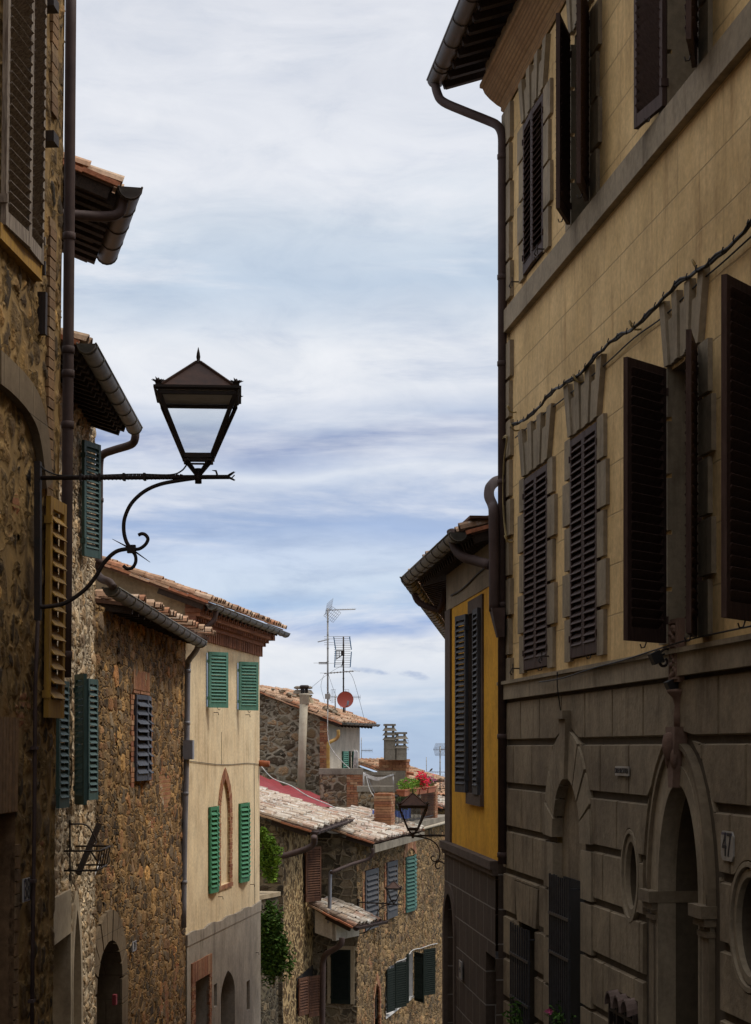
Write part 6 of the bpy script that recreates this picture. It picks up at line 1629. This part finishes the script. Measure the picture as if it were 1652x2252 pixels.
zt_ = FR.z(975, 1775)
fo = hole(FR, 975, 990, FR.z(975, 2115), FR.z(975, 2060), kind='round', rise=.3)
mb = MB(); mb.wall(0, FR.L, -14, zt_, [fo], .12); mb.build('wall', M['stone_m3'], root, FR, False)
MB().fill(fo, .1).build('window', M['dark'], root, FR)
o = roof(root, FR, .05, FR.L + .2, -.3, zt_ - .02, 1.0, zt_ + .30, 'tile_white', chaos=1.6, rstep=.4)
MB().box(-.05, FR.L, -.14, .0, FR.z(965, 1812), FR.z(965, 1803)).build('ledge', M['cement'], root, FR)
u, z = FR.pix(979, 2085, -.2); q = FR.at(u, -.2, z - .3); q = Frame(q.o, q.o + FR.e, z - .3); rt = thing('flower_pot', q, 'white pot of violet flowers on the narrow front beside the dark arch', 'flower pot')
MB().lathe((0, 0, 0), [(.09, z - .3), (.13, z - .1), (.14, z - .08)], 10).build('pot', M['white_paint'], rt, q)
leaves(MB(), (0, 0, z + .08), (.16, .14, .16), 120, .04, -.4).build('foliage', M['leaf'], rt, q); leaves(MB(), (0, -.06, z + .2), (.14, .1, .12), 50, .035, -.4).build('flowers', M['petal_violet'], rt, q)

# ================================================================= antennas, dish
def antenna(x, yb, yt, Y, label, build, r=.03, mat='alu'):
    a = P(x, yb, Y); f = Frame(a.xy, a.xy + Vector((1, 0)), a.z); rt = thing('tv_antenna', f, label, 'antenna', 'television antennas on the roofs')
    px = Y / 3128; L_ = lambda X_, Y_, dd=0.0: Vector(((X_ - x) * px, dd, (HY - Y_) * px))
    mb = MB(); mb.tube([L_(x + (x * 0), yb), L_(x, yt)], r, 8)
    for k in range(1, 9): zz = yb + (yt - yb) * k / 9; mb.tube([L_(x, zz) - Vector((0, 0, .012)), L_(x, zz) + Vector((0, 0, .012))], r * 1.35, 8)
    mb.build('mast', M[mat], rt, f)
    for nm, fn, mt in build: m2 = MB(); fn(m2, L_); m2.build(nm, M[mt], rt, f)
    return rt
def grid_panel(mb, c, au, av, nu, nv, r=.006):
    c, au, av = Vector(c), Vector(au), Vector(av)
    for i in range(nu + 1): t = -1 + 2 * i / nu; mb.tube([c + au * t - av, c + au * t + av], r, 4)
    for i in range(nv + 1): t = -1 + 2 * i / nv; mb.tube([c + av * t - au, c + av * t + au], r, 4)
def yagi_top(mb, L_):
    mb.tube([L_(717, 1342), L_(782, 1340)], .018, 6)
    for k in range(13): x = 735 + k * 3.7; p = L_(x, 1341 - k * .1); mb.tube([p - Vector((0, .22, .03)), p + Vector((.06, .22, .05))], .006, 4)
def refl_top(mb, L_):
    grid_panel(mb, L_(724, 1334), Vector((.10, .30, .12)), Vector((.04, -.02, .20)), 6, 4)
    grid_panel(mb, L_(731, 1351), Vector((.16, .25, -.10)), Vector((.14, -.02, .17)), 6, 4)
def arms1(mb, L_):
    mb.tube([L_(699, 1412), L_(724, 1406)], .016, 6)
    for k in range(7): p = L_(700 + k * 3.4, 1411 - k * .8); mb.tube([p - Vector((0, .25, 0)), p + Vector((0, .25, 0))], .006, 4)
    for y in (1400, 1405, 1413, 1418): mb.tube([L_(713, y), L_(736, y)], .006, 4)
    mb.tube([L_(690, 1458), L_(750, 1459)], .006, 4); mb.tube([L_(701, 1457), L_(722, 1457)], .02, 6); mb.tube([L_(701, 1460), L_(722, 1460)], .014, 6)
def box1(mb, L_): c = L_(720.5, 1531.5); mb.ob(c, (.09, 0, 0), (0, .06, 0), (0, 0, .09)); mb.tube(smooth_path([L_(722, 1536), L_(728, 1541), L_(727, 1530), L_(723, 1522)], 4), .008, 4)
antenna(721, 1600, 1338, 50.3, 'tallest television mast with boom and mesh panels, left of the red dish', [('boom', yagi_top, 'alu'), ('mesh_reflector', refl_top, 'lead_pipe'), ('side_arms', arms1, 'alu'), ('junction_box', box1, 'enamel')])
def panel2(mb, L_):
    for (yt, yb, xo) in ((1400, 1428, 0), (1432, 1467, 1)):
        n = 7
        for k in range(n + 1): y = yt + (yb - yt) * k / n; mb.tube([L_(735, y, .0), L_(771, y, .0)], .008, 4)
def frame2(mb, L_):
    for a, b, c, d in ((734, 1400, 738.5, 1429), (769, 1400, 773, 1429), (738, 1431, 736, 1468), (773, 1433, 770.5, 1467)): mb.bar(L_(a, b), L_(c, d), .035)
def feed2(mb, L_):
    for a, b, c, d in ((738, 1431, 754, 1431), (739, 1450, 754, 1440), (741, 1430, 741, 1448), (746, 1431, 746, 1444), (751, 1430, 751, 1442), (752, 1466, 756, 1438)): mb.bar(L_(a, b), L_(c, d), .03)
    mb.ob(L_(754, 1436), (.06, 0, 0), (0, .05, 0), (0, 0, .09))
def cross2(mb, L_):
    mb.tube([L_(713, 1481), L_(778, 1476)], .018, 6)
    for k in range(10): p = L_(715 + k * 6.8, 1481 - k * .55); mb.tube([p - Vector((0, .4, .02)), p + Vector((0, .4, .02))], .007, 4); mb.lathe(p, [(.012, -.03), (.03, 0), (.012, .03)], 6)
    mb.tube([L_(704, 1480), L_(730, 1481)], .006, 4); mb.tube([L_(770, 1475), L_(792, 1476)], .006, 4)
def dish2(mb, L_): pass
rt2 = antenna(755.5, 1566, 1400, 50.5, 'television mast with a blue edged panel antenna above the red satellite dish', [('panel_rods', panel2, 'alu'), ('panel_frame', frame2, 'blue_plastic'), ('feed', feed2, 'door'), ('cross_boom', cross2, 'alu')], r=.026, mat='door')
def gyagi(mb, L_):
    mb.tube([L_(728, 1532, .3), L_(793, 1532.5, .3)], .012, 5)
    for k in range(5): x = 774 + k * 4.5; mb.tube([L_(x, 1527, .3), L_(x, 1538, .3)], .006, 4)
    for x in (728, 731, 734, 737, 760, 767): mb.tube([L_(x, 1516, .3), L_(x, 1546, .3)], .006, 4)
    mb.tube([L_(728, 1516, .3), L_(738, 1516, .3)], .006, 4); mb.tube([L_(757, 1516, .3), L_(767, 1516, .3)], .006, 4)
antenna(737.5, 1566, 1530, 51.0, 'low grey ladder shaped antenna partly hidden behind the red dish', [('boom', gyagi, 'lead_pipe')], r=.02)
# satellite dish
c = P(760, 1539, 50.0); f = Frame(c.xy, c.xy + Vector((1, 0)), c.z - .45); rt = thing('satellite_dish', f, 'round brick red satellite dish on the gable roof', 'satellite dish')
ax = Vector((-.10, -1, .12)).normalized(); mb = MB(); R_ = .285
prof = [(R_ * k / 10, .07 * (k / 10) ** 2) for k in range(1, 11)] + [(R_ * 1.02, .085), (R_ * 1.02, .07)] + [(R_ * k / 10, .07 * (k / 10) ** 2 - .012) for k in range(10, 0, -1)]
mb.lathe((0, 0, c.z), prof, 40, True, ax=ax); mb.build('reflector', M['dish'], rt, f)
mb = MB(); mb.bar((.0, .0, c.z - .24), (.07, -.24, c.z - .18), .03); mb.bar((.08, -.26, c.z - .20), (.10, -.26, c.z - .04), .07, .06); mb.build('feed_arm', M['lead_pipe'], rt, f)
mb = MB(); mb.tube([(-.02, .06, c.z - .45), (-.02, .06, c.z + .3)], .022, 8); mb.build('mount', M['door'], rt, f)
# guy wires
def wires(name, pts, Y, label, r=.007, mat='cable', cat='cable'):
    p0 = P(pts[-1][-1][0], pts[-1][-1][1], Y); f = Frame(p0.xy, p0.xy + Vector((1, 0)), p0.z); mb = MB()
    for ln in pts: mb.tube(smooth_path([f.inv(P(x, y, Y)) for x, y in ln], 5), r, 4)
    return tag(mb.build(name, M[mat], None, f), label, cat)
wires('guy_wire', [((756, 1476), (776, 1490), (804, 1592)), ], 50.2, 'thin guy wire from the red dish mast down to the gutter on its right', .006)
wires('guy_wire', [((755, 1462), (722, 1482), (685, 1512))], 50.2, 'thin guy wire running from the mast left to the round topped chimney', .005)
wires('guy_wire', [((722, 1482), (738, 1528), (752, 1560)), ], 50.2, 'thin guy wire crossing in front of the red dish', .005)
wires('hanging_wire', [((712, 1485), (706, 1510), (715, 1545))], 50.2, 'thin loose wire bowing left of the tallest mast', .005)
wires('white_cable', [((721, 1560), (722, 1625), (735, 1655), (760, 1682), (784, 1702))], 49.2, 'white cable from the tallest mast sweeping across the rubble gable to the parapet', .014, 'cable_white')
wires('white_cable', [((575, 1686), (600, 1712), (640, 1728), (680, 1752), (735, 1775), (770, 1798), (800, 1803))], 44.0, 'long white cable draped over the red flashing and the bleached roof', .016, 'cable_white')
wires('white_cable', [((806, 1708), (815, 1740), (840, 1772), (862, 1795))], 43.5, 'white cable falling over the brick ended parapet beside the railing', .014, 'cable_white')
wires('hanging_wire', [((803, 1697), (822, 1740), (850, 1798))], 43.6, 'thin grey wire beside the white cable on the lower parapet', .006, 'lead_pipe')
wires('white_cable', [((786, 1950), (810, 2072), (835, 2075), (855, 2040), (870, 1995), (884, 1975))], 38.5, 'loose pale cable looping below the smallest street lamp', .010, 'cable_beige') if False else None
# far antennas
def far_y(x0, x1, y, yt, yb):
    def fn(mb, L_):
        mb.tube([L_(x0, y), L_(x1, y)], .014, 5)
        for k in range(9): x = x0 + (x1 - x0) * k / 8; mb.tube([L_(x, y - 4), L_(x, y + 4)], .006, 4)
    return fn
antenna(795, 1684, 1622, 62, 'small ladder antenna just right of the pale facade', [('boom', far_y(795, 819, 1650.5, 0, 0), 'lead_pipe')], r=.014)
def mesh_r(mb, L_):
    grid_panel(mb, L_(970, 1642), (.26, .12, .0), (.05, 0, .13), 10, 5, .006); grid_panel(mb, L_(970, 1655), (.26, .12, .0), (-.03, 0, .12), 10, 5, .006)
    mb.tube([L_(968, 1648), L_(985, 1648)], .02, 6)
def low_r(mb, L_):
    mb.tube([L_(940, 1697.5), L_(983, 1698)], .013, 5)
    for k in range(7): p = L_(952 + k * 5, 1698); mb.tube([p - Vector((0, .25, .04)), p + Vector((0, .25, .04))], .007, 4)
    grid_panel(mb, L_(977, 1716), (.10, .1, 0), (0, 0, .22), 6, 8, .005)
antenna(968, 1750, 1640, 57, 'far antenna with two mesh panels close to the yellow house corner', [('mesh_reflector', mesh_r, 'lead_pipe'), ('side_arms', low_r, 'lead_pipe')], r=.025)
antenna(938, 1745, 1665, 58, 'bare thin rod standing behind the red flowers', [], r=.014)
def loops(mb, L_):
    for y in (1628, 1643):
        for (x0, x1) in ((863, 870), (889, 899)): mb.tube([L_(x0, y), L_(x1, y), L_(x1, y + 6), L_(x0, y + 6)], .008, 4)
antenna(889, 1676, 1622, 53.5, 'small loop antenna half hidden behind the right flue', [('loops', loops, 'lead_pipe')], r=.012)
# bird
p = P(948, 1694.5, 57); f = Frame(p.xy, p.xy + Vector((1, 0)), p.z - .04); mb = MB()
mb.tube(smooth_path([(-.07, 0, p.z - .03), (-.02, 0, p.z), (.03, 0, p.z + .05), (.045, 0, p.z + .085)], 4), [.004, .01, .016, .024, .03, .036, .038, .036, .03, .026, .024, .022, .012], 8)
mb.tube([(.04, 0, p.z + .08), (.085, 0, p.z + .08)], [.010, .001], 5)
tag(mb.build('bird', M['bark'], None, f), 'tiny bird perched on the arm of the far mesh antenna', 'bird')

# ================================================================= garden wall and shrubs beside the cream house
GW = Frame(P2(560, 32.0), P2(612, 33.0), -12)
rt = thing('garden_wall', GW, 'old mossy garden wall with a pale coping under the ivy beside the cream house', 'wall')
zt_ = GW.z(590, 1965)
mb = MB(); mb.wall(-.6, GW.L, -12, zt_ - .1, [], .15); mb.add([(GW.L, 0, -12), (GW.L, .4, -12), (GW.L, .4, zt_ - .1), (GW.L, 0, zt_ - .1)], [(0, 1, 2, 3)]); mb.build('masonry', M['garden_wall'], rt, GW, False)
MB().box(-.6, GW.L + .03, -.05, .45, zt_ - .1, zt_).build('coping', M['limestone'], rt, GW)
def shrub(x, y, Y, rx, rz, n, mat, label, size=.05, lobes=6, seed=1, stem=True, sh=1.0):
    random.seed(seed); c = P(x, y, Y); px = Y / 3128; f = Frame(c.xy, c.xy + Vector((1, 0)), c.z - rz * px * sh); rt = thing('shrub', f, label, 'shrub'); mb = MB(); st = MB()
    for k in range(lobes):
        a = random.uniform(0, 6.28); q = random.uniform(.25, .72); o = Vector((math.cos(a) * q * rx * px, random.uniform(-.3, .3) * rx * px, c.z + math.sin(a) * q * rz * px))
        rr = random.uniform(.35, .62); leaves(mb, o, (rx * px * rr * 1.1, rx * px * rr, rz * px * rr), n // lobes, size, -.12, seed + k)
        st.tube(smooth_path([(0, .1, c.z - rz * px * sh), (o.x * .4, .1, (c.z + o.z) / 2 - .1), tuple(o)], 4), .012, 5)
    mb.build('foliage', M[mat], rt, f); st.build('stems', M['bark'], rt, f)
shrub(590, 1885, 32.6, 26, 58, 2600, 'leaf_light', 'bright green climbing shrub above the garden wall coping', .05, 9, 3)
shrub(578, 1845, 32.3, 14, 22, 800, 'leaf_light', 'upright pale green shoots topping the climber beside the cream house', .05, 4, 8)
shrub(602, 2085, 31.6, 44, 88, 6500, 'leaf', 'large dark green bush hanging over the garden wall beside the cream house', .06, 18, 5)
shrub(594, 1988, 32.0, 9, 12, 260, 'leaf', 'small tuft of green growing out of the garden wall coping', .04, 3, 12)
